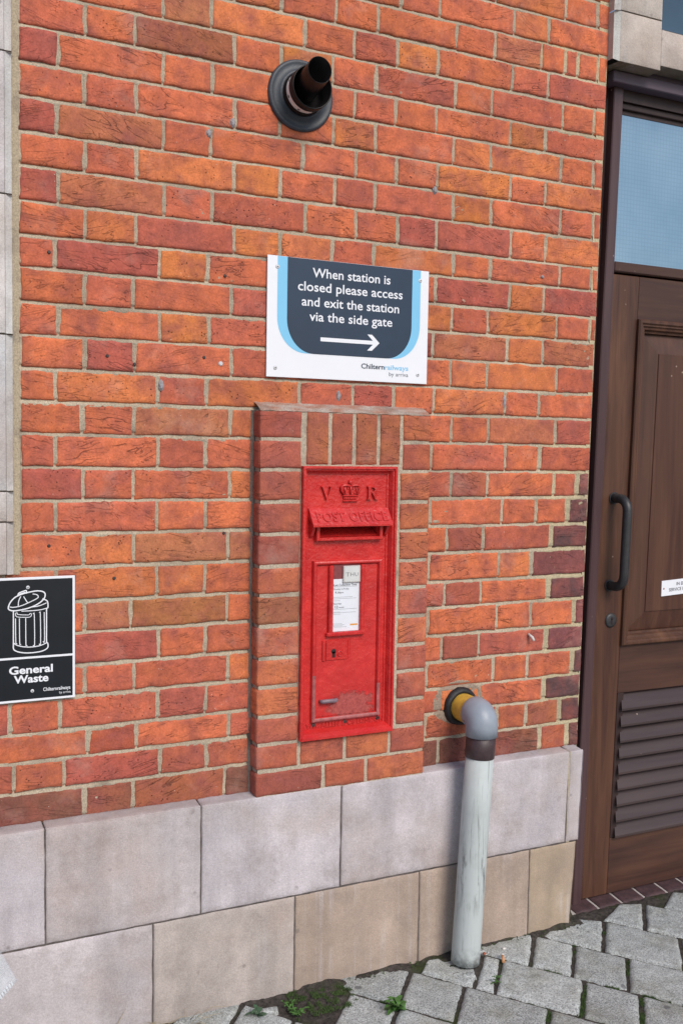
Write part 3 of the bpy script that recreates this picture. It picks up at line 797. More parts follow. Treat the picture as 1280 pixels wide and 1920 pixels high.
# ---------------------------------------------------------------- stone surrounds
def chamfer_block(mb, x0, x1, z0, z1, yf, ch, c, side, yb=.10, cz=0.0):
    """ashlar block whose one upright edge is chamfered (side -1 left, +1 right)"""
    brick_seed[0] += 1; sd = brick_seed[0] * .613 % 41; g = .0012
    z0 += g; z1 -= g
    if side > 0:
        mb.patch((x0, yf, z0), (x1 - ch, yf, z0), (x1 - ch, yf, z1), (x0, yf, z1), (0, -1, 0), h=0, dip=.002, b=.002, step=.05, out=.0004, rough=.0003, tint=c, seed=sd, arris=(0, 1, 0, 0))
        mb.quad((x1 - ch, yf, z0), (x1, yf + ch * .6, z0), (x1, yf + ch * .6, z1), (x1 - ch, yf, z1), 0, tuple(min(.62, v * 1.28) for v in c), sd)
        mb.quad((x1, yf + ch * .6, z0), (x1, yb, z0), (x1, yb, z1), (x1, yf + ch * .6, z1), 0, c, sd)
    else:
        mb.patch((x0 + ch, yf, z0 + 0), (x1, yf, z0), (x1, yf, z1), (x0 + ch, yf, z1), (0, -1, 0), h=0, dip=.002, b=.002, step=.05, out=.0004, rough=.0003, tint=c, seed=sd, arris=(1, 0, 0, 0))
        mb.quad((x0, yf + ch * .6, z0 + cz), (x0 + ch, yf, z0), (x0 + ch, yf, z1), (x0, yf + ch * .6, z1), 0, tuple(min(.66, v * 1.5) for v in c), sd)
        mb.quad((x0, yb, z0 + cz), (x0, yf + ch * .6, z0 + cz), (x0, yf + ch * .6, z1), (x0, yb, z1), 0, c, sd)
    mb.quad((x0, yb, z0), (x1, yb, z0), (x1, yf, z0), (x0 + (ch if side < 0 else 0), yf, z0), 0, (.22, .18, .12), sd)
    mb.quad((x0, yf, z1), (x1, yf, z1), (x1, yb, z1), (x0, yb, z1), 0, c, sd)
ls = MB()
QS = (.63, .60, .615)
lz = [-1.309, -1.187, -1.117, -.763, -.453, -.143, .17, .48, .62]
for i, (a, b) in enumerate(zip(lz, lz[1:])):
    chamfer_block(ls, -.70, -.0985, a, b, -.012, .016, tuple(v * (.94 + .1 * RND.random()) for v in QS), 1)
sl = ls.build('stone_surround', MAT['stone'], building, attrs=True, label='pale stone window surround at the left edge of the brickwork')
rs_ = MB()
RS = (.53, .465, .42)
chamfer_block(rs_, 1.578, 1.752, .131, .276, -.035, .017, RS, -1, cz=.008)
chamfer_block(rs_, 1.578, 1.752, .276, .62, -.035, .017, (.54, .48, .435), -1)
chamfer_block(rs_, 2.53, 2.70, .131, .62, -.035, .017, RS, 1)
rs_.patch((1.753, -.034, .147), (2.53, -.034, .147), (2.53, -.034, .252), (1.753, -.034, .252), (0, -1, 0), h=0, dip=.002, b=.002, step=.05, out=.0003, rough=.0003, tint=RS, seed=5.5)
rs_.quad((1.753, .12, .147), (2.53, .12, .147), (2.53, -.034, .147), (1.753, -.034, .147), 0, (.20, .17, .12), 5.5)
rs_.quad((1.753, -.034, .252), (2.53, -.034, .252), (2.53, .12, .262), (1.753, .12, .262), 0, RS, 5.5)
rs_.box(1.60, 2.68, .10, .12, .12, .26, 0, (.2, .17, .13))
sr = rs_.build('stone_surround', MAT['stone'], building, attrs=True, label='pale stone window surround with rounded bottom corner above the door')
win = MB()
win.box(1.752, 2.53, .02, .05, .262, .276, 0, b=.002); win.box(2.50, 2.53, .02, .05, .277, .62, 0, b=.002)
wf = win.build('window', MAT['white_frame'], building, label='white framed window above the door')
g_ = MB(); g_.quad((1.745, .036, .27), (2.52, .036, .27), (2.52, .036, .62), (1.745, .036, .62)); g_.build('pane', MAT['dark_glass'], wf)
# ---------------------------------------------------------------- panelled door in the opening
DY = .060                                   # face of the door leaf
LEAN = .024
def dx(z): return LEAN * (z + .45)          # the old joinery leans a little
def lean(mb):
    mb.v = [(x + dx(min(z, .1)), y, z) for x, y, z in mb.v]; return mb
fr = MB()
fr.box(1.640, 1.6765, .050, .13, -2.47, .10, 0, b=.003)               # left jamb
fr.box(1.590, 1.640, .075, .13, -2.47, .10, 1)                        # dark sub-frame
fr.box(2.60, 2.66, .050, .13, -2.47, .10, 0, b=.003)
fr.box(1.6768, 2.60, .052, .13, -.453, -.421, 2, b=.004)              # transom
fr.box(1.6768, 2.60, .058, .13, .062, .098, 1); fr.box(1.6768, 2.60, .068, .13, .043, .0615, 1, b=.002); fr.box(1.6768, 2.60, .078, .13, .030, .0425, 1)
fr.box(1.6768, 1.6815, .070, .13, -.420, .030, 1)
fr.box(1.590, 2.66, .13, .16, -2.47, .12, 3)
door_frame = lean(fr).build('door_frame', [MAT['frame_wood'], MAT['dark_frame_wood'], MAT['rail_wood'], MAT['door_gap']], building)
hb = MB()
hb.box(1.621, 2.66, .018, .09, .097, .130, 0, b=.0025)
hb.box(1.76, 2.66, .03, .09, .1305, .150, 0, b=.002)
hb.build('drip_board', MAT['head_wood'], door_frame)
fl = MB(); fl.box(1.6815, 2.60, .080, .085, -.4205, .0300)
lean(fl).build('pane', MAT['wired_glass'], door_frame, label='wired glass fanlight over the door, coloured like the sky it mirrors')
dr = MB()
LX0, LX1 = 1.6785, 2.598
TOPZ, BOTZ = -.4585, -2.4300
PZ1, PZ0 = -.592, -1.618      # big panel opening
VZ1, VZ0 = -1.775, -2.248     # louvre opening
SX = 1.786                    # right edge of the left stile
DB = .10
dr.box(LX0, SX, DY, DB, BOTZ, TOPZ, 0, b=.002)                        # stile
dr.box(2.49, LX1, DY, DB, BOTZ, TOPZ, 0, b=.002)
dr.box(SX + .0004, 2.4896, DY + .0005, DB, PZ1, TOPZ, 1, b=.0015)     # rails
dr.box(SX + .0004, 2.4896, DY + .0005, DB, VZ1, PZ0, 1, b=.0015)
dr.box(SX + .0004, 2.4896, DY + .0005, DB, BOTZ, VZ0, 1, b=.0015)
dr.box(SX - .01, 2.50, DB - .004, DB + .01, BOTZ, TOPZ, 2)
door = lean(dr).build('door', [MAT['stile_wood'], MAT['rail_wood'], MAT['door_gap']], building, label='brown stained panelled door with pull handle and louvred vent')
mo = MB()
mo.rect_sweep(SX - .002, 2.492, PZ0 - .002, PZ1 + .002, [(0, DY + .004), (0, DY - .010), (.004, DY - .014), (.011, DY - .014), (.016, DY - .009), (.020, DY - .009), (.024, DY - .004), (.030, DY - .003), (.034, DY + .006), (.040, DY + .007), (.0405, DY + .022)], 0)
lean(mo).build('panel_moulding', MAT['stile_wood'], door)
rp = MB()
rp.rect_sweep(SX + .036, 2.452, PZ0 + .038, PZ1 - .038, [(0, DY + .021), (.002, DY + .018), (.062, DY + .005), (.063, DY + .002)], 0)
rp.quad((SX + .099, DY + .002, PZ0 + .101), (2.389, DY + .002, PZ0 + .101), (2.389, DY + .002, PZ1 - .101), (SX + .099, DY + .002, PZ1 - .101))
lean(rp).build('raised_panel', MAT['panel_wood'], door)
# louvre: nine boards hung between two strips, each lower edge kicked out
lv = MB()
lv.box(SX + .0022, SX + .028, DY + .0012, DB, VZ0 + .001, VZ1 - .001, 0, b=.0012)
lv2 = MB(); lv2.box(2.462, 2.4878, DY + .0012, DB, VZ0 + .001, VZ1 - .001, 0, b=.0012); lean(lv2).build('louvre_strip', MAT['dark_frame_wood'], door)
lean(lv).build('louvre_strip', [MAT['dark_frame_wood'], MAT['door_gap']], door)
for i in range(9):
    zt = VZ1 - .002 - i * .0518; zb2 = zt - .0495
    s_ = MB()
    y0, y1 = DY + .016, DY - .014
    xa, xb = SX + .010, 2.494
    # tilted board with a short vertical lip; ends cut at a slant
    P = [(y0, zt), (y1, zb2 + .004), (y1, zb2 - .003), (y1 + .006, zb2 - .003), (y0 + .008, zt - .004)]
    A = [s_.vert((xa + (.018 if y > DY else 0), y, z)) for y, z in P]; B = [s_.vert((xb, y, z)) for y, z in P]
    n_ = len(P)
    for k in range(n_): s_.face((A[k], A[(k + 1) % n_], B[(k + 1) % n_], B[k]))
    s_.face(A[::-1]); s_.face(B)
    lean(s_).build('louvre_slat', MAT['slat_wood'], door)
h_ = MB()
hx, zt, zb2, HB = 1.728, -1.150, -1.425, DY - .066
path = [(hx, DY + .002, zt), (hx, DY - .02, zt)] + [(hx, DY - .028 - .038 * math.sin(a), zt - .038 * (1 - math.cos(a))) for a in [math.pi / 2 * k / 8 for k in range(9)]]
path += [(hx, DY - .066, zt - .038 - (zb2 + .038 - zt + .038) * 0 - (zt - zb2 - .076) * k / 6) for k in range(1, 6)]
path += [(hx, DY - .028 - .038 * math.cos(a), zb2 + .038 * (1 - math.sin(a))) for a in [math.pi / 2 * k / 8 for k in range(9)]] + [(hx, DY - .02, zb2), (hx, DY + .002, zb2)]
h_.tube(path, .0145, 20)
for z in (zt, zb2): h_.tube([(hx, DY + .001, z), (hx, DY - .004, z)], .019, 24)
lean(h_).build('pull_handle', MAT['black_iron'], door)
k_ = MB(); kx, kz = 1.742, -1.537
k_.lathe([(.0, DY - .006), (.016, DY - .006), (.0215, DY - .004), (.0235, DY + .001)], kx, kz, 36)
k_.box(kx - .0028, kx + .0028, DY - .0068, DY - .005, kz - .012, kz + .006, 1); k_.lathe([(0, DY - .0070), (.0045, DY - .0070), (.0045, DY - .005)], kx, kz + .007, 14, 1)
lean(k_).build('keyhole_plate', [MAT['black_iron'], MAT['slot_dark']], door)
th = MB()
for i in range(12):
    x0 = 1.575 + i * .0945; x1 = x0 + .0855
    th.patch((x0, .010, -2.443), (x1, .010, -2.443), (x1, .085, -2.434), (x0, .085, -2.434), (0, 0, 1), h=.003, dip=.002, b=.003, step=.012, out=.001, rough=.001)
    th.patch((x0, .010, -2.47), (x1, .010, -2.47), (x1, .010, -2.444), (x0, .010, -2.444), (0, -1, 0), h=.002, dip=.0, b=.003, step=.02, out=.0005, rough=.0005)
A = [th.vert(p) for p in ((1.53, .0112, -2.50), (2.72, .0112, -2.50), (2.72, .0112, -2.4438), (1.53, .0112, -2.4438), (2.72, .10, -2.4332), (1.53, .10, -2.4332))]; th.face(A[:4], 1); th.face((A[3], A[2], A[4], A[5]), 1)
th.build('threshold', [MAT['threshold_brick'], MAT['threshold_joint']], building)

# ---------------------------------------------------------------- letter box
BZ0, BZ1 = -1.766, -1.054
F = PY + .007
box = thing('post_box', (.735, PY, BZ0), 'red cast iron wall letter box with crown emblem set in the brick pier', 'post box')
fm = MB()
X0, X1 = .599, .873
fm.rect_sweep(X0, X1, BZ0, BZ1, [(0, PY + .02), (0, PY - .012), (.0015, PY - .014), (.0062, PY - .014), (.0075, PY - .0095), (.0105, PY - .0095), (.0125, PY - .0060), (.0170, F - .0035), (.0205, F - .0030), (.0210, F + .0006)], 0, (1, 1.15, 1.0, 1.0))
frame = fm.build('frame', MAT['red_paint'], box)
sl = MB()    # sloping sill moulding along the bottom
sp = [(F + .002, BZ0 + .0245), (F - .003, BZ0 + .0235), (PY - .0085, BZ0 + .0165), (PY - .0085, BZ0 + .0145), (PY - .0175, BZ0 + .0075), (PY - .0175, BZ0 + .001), (PY + .01, BZ0 - .0006)]
A = [sl.vert((X0 + .002 + .5 * max(0, z - BZ0 - .001), y, z)) for y, z in sp]; B = [sl.vert((X1 - .002 - .5 * max(0, z - BZ0 - .001), y, z)) for y, z in sp]
for k in range(len(sp) - 1): sl.face((A[k], B[k], B[k + 1], A[k + 1]))
sl.face(A); sl.face(B[::-1])
sl.build('sill', MAT['red_paint'], box)
pt = MB()    # face plate with the aperture cut through it
ax0, ax1, az0, az1 = .651, .822, -1.237, -1.204
xs = [X0 + .018, ax0, ax1, X1 - .018]; zs = [BZ0 + .015, az0, az1, BZ1 - .018]
for i in range(3):
    for j in range(3):
        if i == 1 and j == 1: continue
        pt.quad((xs[i], F - .0005, zs[j]), (xs[i + 1], F - .0005, zs[j]), (xs[i + 1], F - .0005, zs[j + 1]), (xs[i], F - .0005, zs[j + 1]))
pt.build('face_plate', MAT['red_paint'], box)
ap = MB()    # projecting rim of the posting slot and the chute behind it
AY = F - .017
ap.rect_sweep(.640, .833, -1.247, -1.196, [(0, F + .001), (0, AY + .002), (.0015, AY), (.0085, AY), (.0095, AY + .0015), (.0105, F + .010)], 0, (1, 1, .95, .5))
ap.quad((ax0, F - .004, az0), (ax1, F - .004, az0), (ax1, F + .040, az1 - .006), (ax0, F + .040, az1 - .006))
ap.quad((ax0, F + .040, az1 - .006), (ax1, F + .040, az1 - .006), (ax1, F + .040, az1 + .01), (ax0, F + .040, az1 + .01), 1)
for x in (ax0 - .001, ax1 + .001): ap.quad((x, F - .01, az0 - .002), (x, F + .04, az0 - .002), (x, F + .04, az1 + .01), (x, F - .01, az1 + .01))
ap.quad((ax0 - .001, F - .01, az1 + .004), (ax1 + .001, F - .01, az1 + .004), (ax1 + .001, F + .04, az1 + .004), (ax0 - .001, F + .04, az1 + .004), 1)
ap.build('aperture', [MAT['red_paint'], MAT['slot_dark']], box)
hd = MB()    # hood over the slot
hp = [(F - .001, -1.163), (F - .005, -1.163), (F - .036, -1.2045), (F - .036, -1.209), (F - .030, -1.2085), (F - .001, -1.185)]
hx0, hx1 = .622, .852
A = [hd.vert((hx0, y, z)) for y, z in hp]; B = [hd.vert((hx1, y, z)) for y, z in hp]
for k in range(6): hd.face((A[k], B[k], B[(k + 1) % 6], A[(k + 1) % 6]))
hd.face(A); hd.face(B[::-1])
for x in (hx0 + .004, hx1 - .011):
    br = [(F - .001, -1.20), (F - .024, -1.2065), (F - .022, -1.218), (F - .010, -1.234), (F - .001, -1.240)]
    A = [hd.vert((x, y, z)) for y, z in br]; B = [hd.vert((x + .007, y, z)) for y, z in br]
    for k in range(5): hd.face((A[k], B[k], B[(k + 1) % 5], A[(k + 1) % 5]))
    hd.face(A); hd.face(B[::-1])
hood = hd.build('hood', MAT['red_paint'], box)
nrm = Vector((0, -.0415, .031)).normalized(); up = Vector((0, .031, .0415)).normalized()
def onhood(x, z, d):
    p = Vector((x, F - .036, -1.2045)) + up * z + nrm * (d + .0002); return tuple(p)
tx = MB(); add_text(tx, 'POST OFFICE', onhood, .637, .842, .011, .040, .03, thick=.0022, spacing=1.1)
tx.build('lettering', MAT['red_paint'], hood)
fp = lambda y: (lambda x, z, d: (x, y - d, z))
def serif_letter(body, x0, x1, zb_, zt_):
    m_ = MB()
    if body == 'V': polys = [[(0, 1), (.30, 1), (.30, .93), (.255, .93), (.56, .22), (.52, 0), (.46, 0), (.08, .93), (0, .93)], [(.56, .22), (.80, .93), (.72, .93), (.72, 1), (1, 1), (1, .93), (.90, .93), (.52, 0)]]
    else: polys = [[(0, 0), (.34, 0), (.34, .07), (.27, .07), (.27, .93), (.34, .93), (.34, 1), (0, 1), (0, .93), (.07, .93), (.07, .07), (0, .07)],
        [(.34, 1), (.34, .90), (.55, .88), (.63, .76), (.55, .62), (.34, .58), (.34, .48), (.62, .51), (.80, .62), (.84, .76), (.78, .91), (.6, 1)], [(.40, .48), (.58, .50), (.82, .07), (.95, .07), (.95, 0), (.68, 0)]]
    for p in polys: m_.prism([(x0 + (x1 - x0) * u, zb_ + (zt_ - zb_) * v) for u, v in p][::-1], F - .0085, F - .0004)
    return m_.build('letter', MAT['red_paint'], box)
serif_letter('V', .656, .689, -1.141, -1.106); serif_letter('R', .790, .824, -1.141, -1.106)
cr = MB(); cx = .7405           # crown in low relief
def cbox(x0, x1, z0, z1, h, b=.0015): cr.box(cx + x0, cx + x1, F - h, F - .0004, z0, z1, b=b)
cbox(-.0215, .0215, -1.1465, -1.1415, .0065); cbox(-.0195, .0195, -1.1410, -1.1335, .0048); cbox(-.0222, .0222, -1.1330, -1.1285, .0072)
cr.prism([(cx - .020, -1.128), (cx + .020, -1.128), (cx + .0285, -1.1075), (cx + .012, -1.1045), (cx, -1.103), (cx - .012, -1.1045), (cx - .0285, -1.1075)], F - .0036, F - .0004)
for sgn in (-1, 1):
    cr.tube([(cx + sgn * a, F - .0045 - c, z) for a, z, c in ((.019, -1.127, 0), (.0265, -1.116, .001), (.0275, -1.1075, .0015), (.020, -1.1035, .002), (.009, -1.1035, .002), (.001, -1.1065, .002))], .0034, 8)
    for a, z in ((.0135, -1.1235), (.0225, -1.1105), (.0075, -1.111)): cr.tube([(cx + sgn * a, F - .002, z), (cx + sgn * a, F - .0075, z)], [.0042, .0022], 8)
    cr.tube([(cx + sgn * .0155, F - .0042, -1.122), (cx + sgn * .0175, F - .006, -1.115), (cx + sgn * .0155, F - .0055, -1.108)], .002, 6)
cr.tube([(cx, F - .004, -1.127), (cx, F - .007, -1.115), (cx, F - .006, -1.104)], .0032, 8)
for a in (-.014, -.007, 0, .007, .014): cr.tube([(cx + a, F - .003, -1.1372), (cx + a, F - .0068, -1.1372)], [.0022, .0012], 8)
n_ = 14; lat = []
for i in range(6):
    th_ = math.pi * i / 5; lat.append([cr.vert((cx + .0001 + .0062 * math.sin(th_) * math.cos(2 * math.pi * k / n_), F - .0035 - .005 * math.sin(th_) * math.sin(2 * math.pi * k / n_), -1.0955 + .0065 * math.cos(th_))) for k in range(n_)])
for a, b in zip(lat, lat[1:]):
    for k in range(n_): cr.face((a[k], b[k], b[(k + 1) % n_], a[(k + 1) % n_]), 0, True)
cr.build('crown_emblem', MAT['red_paint'], box)
# collecting door
dm = MB(); DX0, DX1, DZ0, DZ1 = .6355, .8375, -1.7235, -1.299
dm.rect_sweep(DX0, DX1, DZ0, DZ1, [(0, F + .001), (0, F - .006), (.002, F - .0100), (.0055, F - .0115), (.009, F - .0105), (.0118, F - .005), (.0122, F - .0022)], 0)
dm.rect_sweep(DX0 + .0118, DX1 - .0118, DZ0 + .0118, DZ1 - .0118, [(0, F - .0024), (.0008, F - .0016), (.0016, F - .0030)], 0)
nx_, nz_ = 46, 96; b0 = len(dm.v); xa, xb, za, zb2 = DX0 + .0134, DX1 - .0134, DZ0 + .0134, DZ1 - .0134
for j in range(nz_ + 1):
    for i in range(nx_ + 1):
        x, z = xa + (xb - xa) * i / nx_, za + (zb2 - za) * j / nz_
        dm.vert((x, F - .0030 - .0004 * noise.noise(Vector((x * 70, z * 70, 4))) - .0003 * noise.noise(Vector((x * 160, z * 160, 1))), z))
for j in range(nz_):
    for i in range(nx_):
        a = b0 + j * (nx_ + 1) + i; dm.face((a, a + 1, a + nx_ + 2, a + nx_ + 1), 0, True)
pdoor = dm.build('door', MAT['worn_red_paint'], box, label='red collecting door with rubbed paint along its foot')
ru = MB(); ru.rect_sweep(DX0 + .003, DX1 - .003, DZ0 + .003, DZ1, [(0, F - .0086), (.0025, F - .0097), (.0062, F - .0093), (.0085, F - .0078)], 0)
ru.v = [(x, y, min(z, DZ0 + .10)) if z > -1.5 else (x, y, z) for x, y, z in ru.v]
ru2 = MB()
bt = [(F - .0100, 0), (F - .0121, .003), (F - .0117, .0065), (F - .0100, .0095)]
def rub(p0, p1, ax):
    A = [ru2.vert((p0[0] + (o if ax == 'x' else 0), y, p0[1] + (o if ax == 'z' else 0))) for y, o in bt]; B = [ru2.vert((p1[0] + (o if ax == 'x' else 0), y, p1[1] + (o if ax == 'z' else 0))) for y, o in bt]
    for k in range(3): ru2.face((A[k], A[k + 1], B[k + 1], B[k]))
rub((DX0 + .002, DZ0 + .0012), (DX1 - .002, DZ0 + .0012), 'z'); rub((DX0 + .0012, DZ0 + .002), (DX0 + .0012, DZ0 + .125), 'x'); rub((DX1 - .0112, DZ0 + .002), (DX1 - .0112, DZ0 + .09), 'x')
ru2.build('rubbed_edge', MAT['rubbed_red_paint'], pdoor)
nf = MB()   # notice holder: two slides and a bottom ledge
for x0, x1 in ((.6815, .6925), (.7725, .7835)): nf.box(x0 - .001, x1 + .0005, F - .0140, F - .002, -1.4975, DZ1 - .013, b=.003)
nf.box(.6745, .7855, F - .0150, F - .002, -1.4990, -1.4880, b=.0026)
nf.build('notice_holder', MAT['red_paint'], pdoor)
nb_ = MB(); nb_.quad((.6925, F - .0042, -1.488), (.7725, F - .0042, -1.488), (.7725, F - .0042, -1.312), (.6925, F - .0042, -1.312)); nb_.build('backing_plate', MAT['dull_maroon'], pdoor)
nt = MB(); NY = F - .0048
nt.quad((.6935, NY, -1.4875), (.7722, NY, -1.4875), (.7722, NY, -1.349), (.6935, NY, -1.349))
pl_ = fp(NY - .0003)
add_text(nt, 'Last Collection Time', pl_, .6965, .7635, -1.3675, .0078, .012, 1)
add_text(nt, 'Monday to Friday', pl_, .6965, .7405, -1.3775, .0062, .0, 1)
add_text(nt, '4', pl_, .7005, .7040, -1.3870, .0085, .01, 1); add_text(nt, '.00pm', pl_, .7055, .7245, -1.3870, .0068, .0, 1)
add_text(nt, 'Saturday', pl_, .6965, .7190, -1.4160, .0062, .0, 1)
add_text(nt, '12', pl_, .7005, .7090, -1.4260, .0098, .01, 1); add_text(nt, 'noon', pl_, .7115, .7265, -1.4260, .0068, .0, 1)
def rule(x0, x1, z, w=.0008, m=2): nt.quad((x0, NY - .0003, z), (x1, NY - .0003, z), (x1, NY - .0003, z + w), (x0, NY - .0003, z + w), m)
for x1, z in ((.765, -1.3702), (.752, -1.3975), (.763, -1.4015), (.716, -1.4065), (.765, -1.4295), (.716, -1.4365), (.762, -1.4385), (.718, -1.4425)): rule(.6965, x1, z, .0009)
for i, z in enumerate((-1.4675, -1.4705, -1.4735, -1.4765)): rule(.7005, (.722, .729, .724, .735)[i], z, .0008, 2)
for z in (-1.4675, -1.4715, -1.4750): rule(.6965, .6987, z, .0013, 1)
rule(.7455, .7670, -1.4735, .0042, 3)
nt.build('collection_notice', [MAT['paper'], MAT['ink'], MAT['grey_ink'], MAT['orange_ink']], pdoor)
tb = MB(); tb.box(.7215, .7715, F - .0105, F - .005, -1.3590, -1.3145, 0, b=.0015)
tb.quad((.7250, F - .0108, -1.3560), (.7665, F - .0108, -1.3560), (.7665, F - .0108, -1.3170), (.7250, F - .0108, -1.3170), 1)
def stroke(p, w):
    (xa, za), (xb, zb3) = p; d = Vector((xb - xa, zb3 - za)).normalized(); n__ = Vector((-d.y, d.x)) * w / 2
    tb.face([tb.vert((a, F - .0112, b)) for a, b in ((xa - n__.x, za - n__.y), (xb - n__.x, zb3 - n__.y), (xb + n__.x, zb3 + n__.y), (xa + n__.x, za + n__.y))], 2)
for p, w in ((((.7285, -1.3325), (.7385, -1.3325)), .0007), (((.7335, -1.333), (.7335, -1.3415)), .0013), (((.7318, -1.3418), (.7352, -1.3418)), .0005), (((.7283, -1.3325), (.7283, -1.3345)), .0005), (((.7387, -1.3325), (.7387, -1.3345)), .0005),
    (((.7425, -1.3325), (.7425, -1.3420)), .0013), (((.7505, -1.3325), (.7505, -1.3420)), .0013), (((.7432, -1.3372), (.7498, -1.3372)), .0007),
    (((.7555, -1.3325), (.7555, -1.3395)), .0013), (((.7557, -1.3399), (.7580, -1.3418)), .0009), (((.7580, -1.3419), (.7607, -1.3419)), .0008), (((.7607, -1.3418), (.7632, -1.3399)), .0007), (((.7634, -1.3395), (.7634, -1.3325)), .0008)): stroke(p, w)
tb.build('day_tab', [MAT['tab_metal'], MAT['tab_card'], MAT['ink']], pdoor)
lk = MB()
lk.box(.6655, .6755, F - .0068, F - .0025, -1.5640, -1.5085, 0, b=.002); lk.box(.6765, .7400, F - .0058, F - .0025, -1.5635, -1.5085, 0, b=.0018); lk.box(.7400, .7480, F - .0042, F - .0025, -1.560, -1.511, 0, b=.0014)
lk.lathe([(.0058, F - .0056), (.0058, F - .0082), (.0072, F - .0082), (.0085, F - .0056)], .7165, -1.5465, 20); lk.lathe([(0, F - .0066), (.0056, F - .0066)], .7165, -1.5465, 20)
lk.box(.7120, .7215, F - .0078, F - .0060, -1.5475, -1.5458)
lk.build('lock_cover', MAT['red_paint'], pdoor)
kh = MB(); kh.lathe([(0, F - .0064), (.0058, F - .0064), (.0075, F - .0056)], .6985, -1.5395, 20); kh.box(.6945, .7030, F - .0064, F - .0050, -1.5555, -1.5405)
kh.build('keyhole', MAT['slot_dark'], pdoor)
kn = MB(); kn.tube([(.6620, F - .004, -1.6690), (.6632, F - .010, -1.6690), (.667, F - .0125, -1.6690), (.703, F - .0125, -1.6690), (.7068, F - .010, -1.6690), (.708, F - .004, -1.669)], [.0042, .0052, .0058, .0058, .0052, .0042], 12)
kn.build('door_pull', MAT['knob_metal'], pdoor)
fl_ = MB(); add_text(fl_, 'W.T. ALLEN & Co LONDON', lambda x, z, d: (x, F - .0006 - d, z), .624, .852, BZ0 + .0265, .0165, .02, thick=.0024)
fl_.build('lettering', MAT['red_paint'], box)
for x in (.645, .737, .834):
    s_ = MB(); s_.lathe([(0, F - .0030), (.0022, F - .0030), (.0045, F - .0036), (.0055, F - .0012)], x, BZ0 + .0345, 16); s_.build('screw', MAT['dark_screw'], box)
# ---------------------------------------------------------------- signs
sign = thing('direction_sign', (.749, -.004, -.829), 'white and navy station sign with an arrow, above the red letter box', 'sign')
b_ = MB(); b_.box(.5145, .9840, -.0085, -.0045, -.8290, -.5250, 0, b=.0006); b_.build('panel', MAT['sign_white'], sign)
SY = -.0085
def bowl(x0, x1, ztop, zbot, r, n=14):
    P = [(x0, ztop), (x0, zbot + r * 1.15)]
    P += [(x0 + r - r * math.cos(a), zbot + r * 1.15 - r * 1.15 * math.sin(a)) for a in [math.pi / 2 * k / n for k in range(1, n + 1)]]
    P += [(x1 - r + r * math.sin(a), zbot + r * 1.15 - r * 1.15 * math.cos(a)) for a in [math.pi / 2 * k / n for k in range(0, n + 1)]] + [(x1, ztop)]
    return P
b_ = MB(); b_.poly([(x, SY - .0003, z) for x, z in bowl(.542, .9585, -.5256, -.7655, .078)]); b_.build('blue_band', MAT['sign_blue'], sign)
b_ = MB(); b_.poly([(x, SY - .0006, z) for x, z in bowl(.569, .9325, -.5256, -.7657, .075)]); b_.build('navy_field', MAT['sign_navy'], sign)
tp = fp(SY - .0009)
b_ = MB()
for body, x0, x1, zc in (('When station is', .6385, .8650, -.5700), ('closed please access', .5980, .9030, -.6060), ('and exit the station', .6090, .8930, -.6440), ('via the side gate', .6310, .8730, -.6810)):
    add_text(b_, body, tp, x0, x1, zc, .0335, .010)
b_.build('lettering', MAT['sign_white'], sign)
b_ = MB(); y = SY - .0009
b_.poly([(x, y, z) for x, z in ((.663, -.7318), (.663, -.7218), (.8155, -.7218), (.7990, -.7060), (.8130, -.7060), (.8355, -.7268), (.8130, -.7480), (.7990, -.7480), (.8155, -.7318))][::-1])
b_.build('arrow', MAT['sign_white'], sign)
b_ = MB(); tp2 = fp(SY - .0004)
add_text(b_, 'Chiltern', tp2, .7825, .8520, -.7955, .0185, .02, 0); add_text(b_, 'railways', tp2, .8530, .9250, -.7955, .0185, .015, 1)
add_text(b_, 'by arriva', tp2, .8665, .9250, -.8120, .0150, -.004, 0)
b_.build('logo', [MAT['sign_navy'], MAT['sign_blue']], sign)
for x, z in ((.5415, -.5525), (.9570, -.5525), (.5385, -.8060), (.9550, -.8050)):
    s_ = MB(); dome(s_, x, z, .0058, y=SY, h=.0022, seg=16); dome(s_, x, z, .0018, y=SY - .0022, h=.0002, seg=8, m=1); s_.build('screw', [MAT['screw_metal'], MAT['dark_screw']], sign)

waste = thing('waste_sign', (-.066, -.004, -1.605), 'black general waste sign with white dustbin pictogram at the left', 'sign')
WX0, WX1, WZ0, WZ1 = -.170, .0375, -1.6050, -1.3150
b_ = MB(); b_.box(WX0, WX1, -.0135, -.0105, WZ0, WZ1, 0, b=.0005); b_.box(WX0 + .03, WX1 - .03, -.0105, -.003, WZ0 + .04, WZ1 - .04)
b_.build('panel', MAT['sign_white'], waste)
WY = -.0135
b_ = MB()
for z0, z1 in ((WZ0 + .0055, -1.5045), (-1.4995, WZ1 - .0055)): b_.quad((WX0 + .0055, WY - .0003, z0), (WX1 - .0055, WY - .0003, z0), (WX1 - .0055, WY - .0003, z1), (WX0 + .0055, WY - .0003, z1))
b_.build('black_field', MAT['sign_black'], waste)
b_ = MB(); tp = fp(WY - .0006)
add_text(b_, 'General', tp, -.1115, -.0135, -1.5385, .0250, .028); add_text(b_, 'Waste', tp, -.1010, -.0235, -1.5600, .0250, .028)
add_text(b_, 'Chilternrailways', tp, -.0355, .0265, -1.5835, .0118, .012); add_text(b_, 'by arriva', tp, .0010, .0270, -1.5925, .0078, .0)
b_.build('lettering', MAT['sign_white'], waste)
ic = MB(); yy = [WY - .0006]
def ln(pts, w=.0024, closed=False, n=5):
    yy[0] -= .00002
    ribbon(ic, smooth_line(pts, n, closed), w, yy[0], closed)
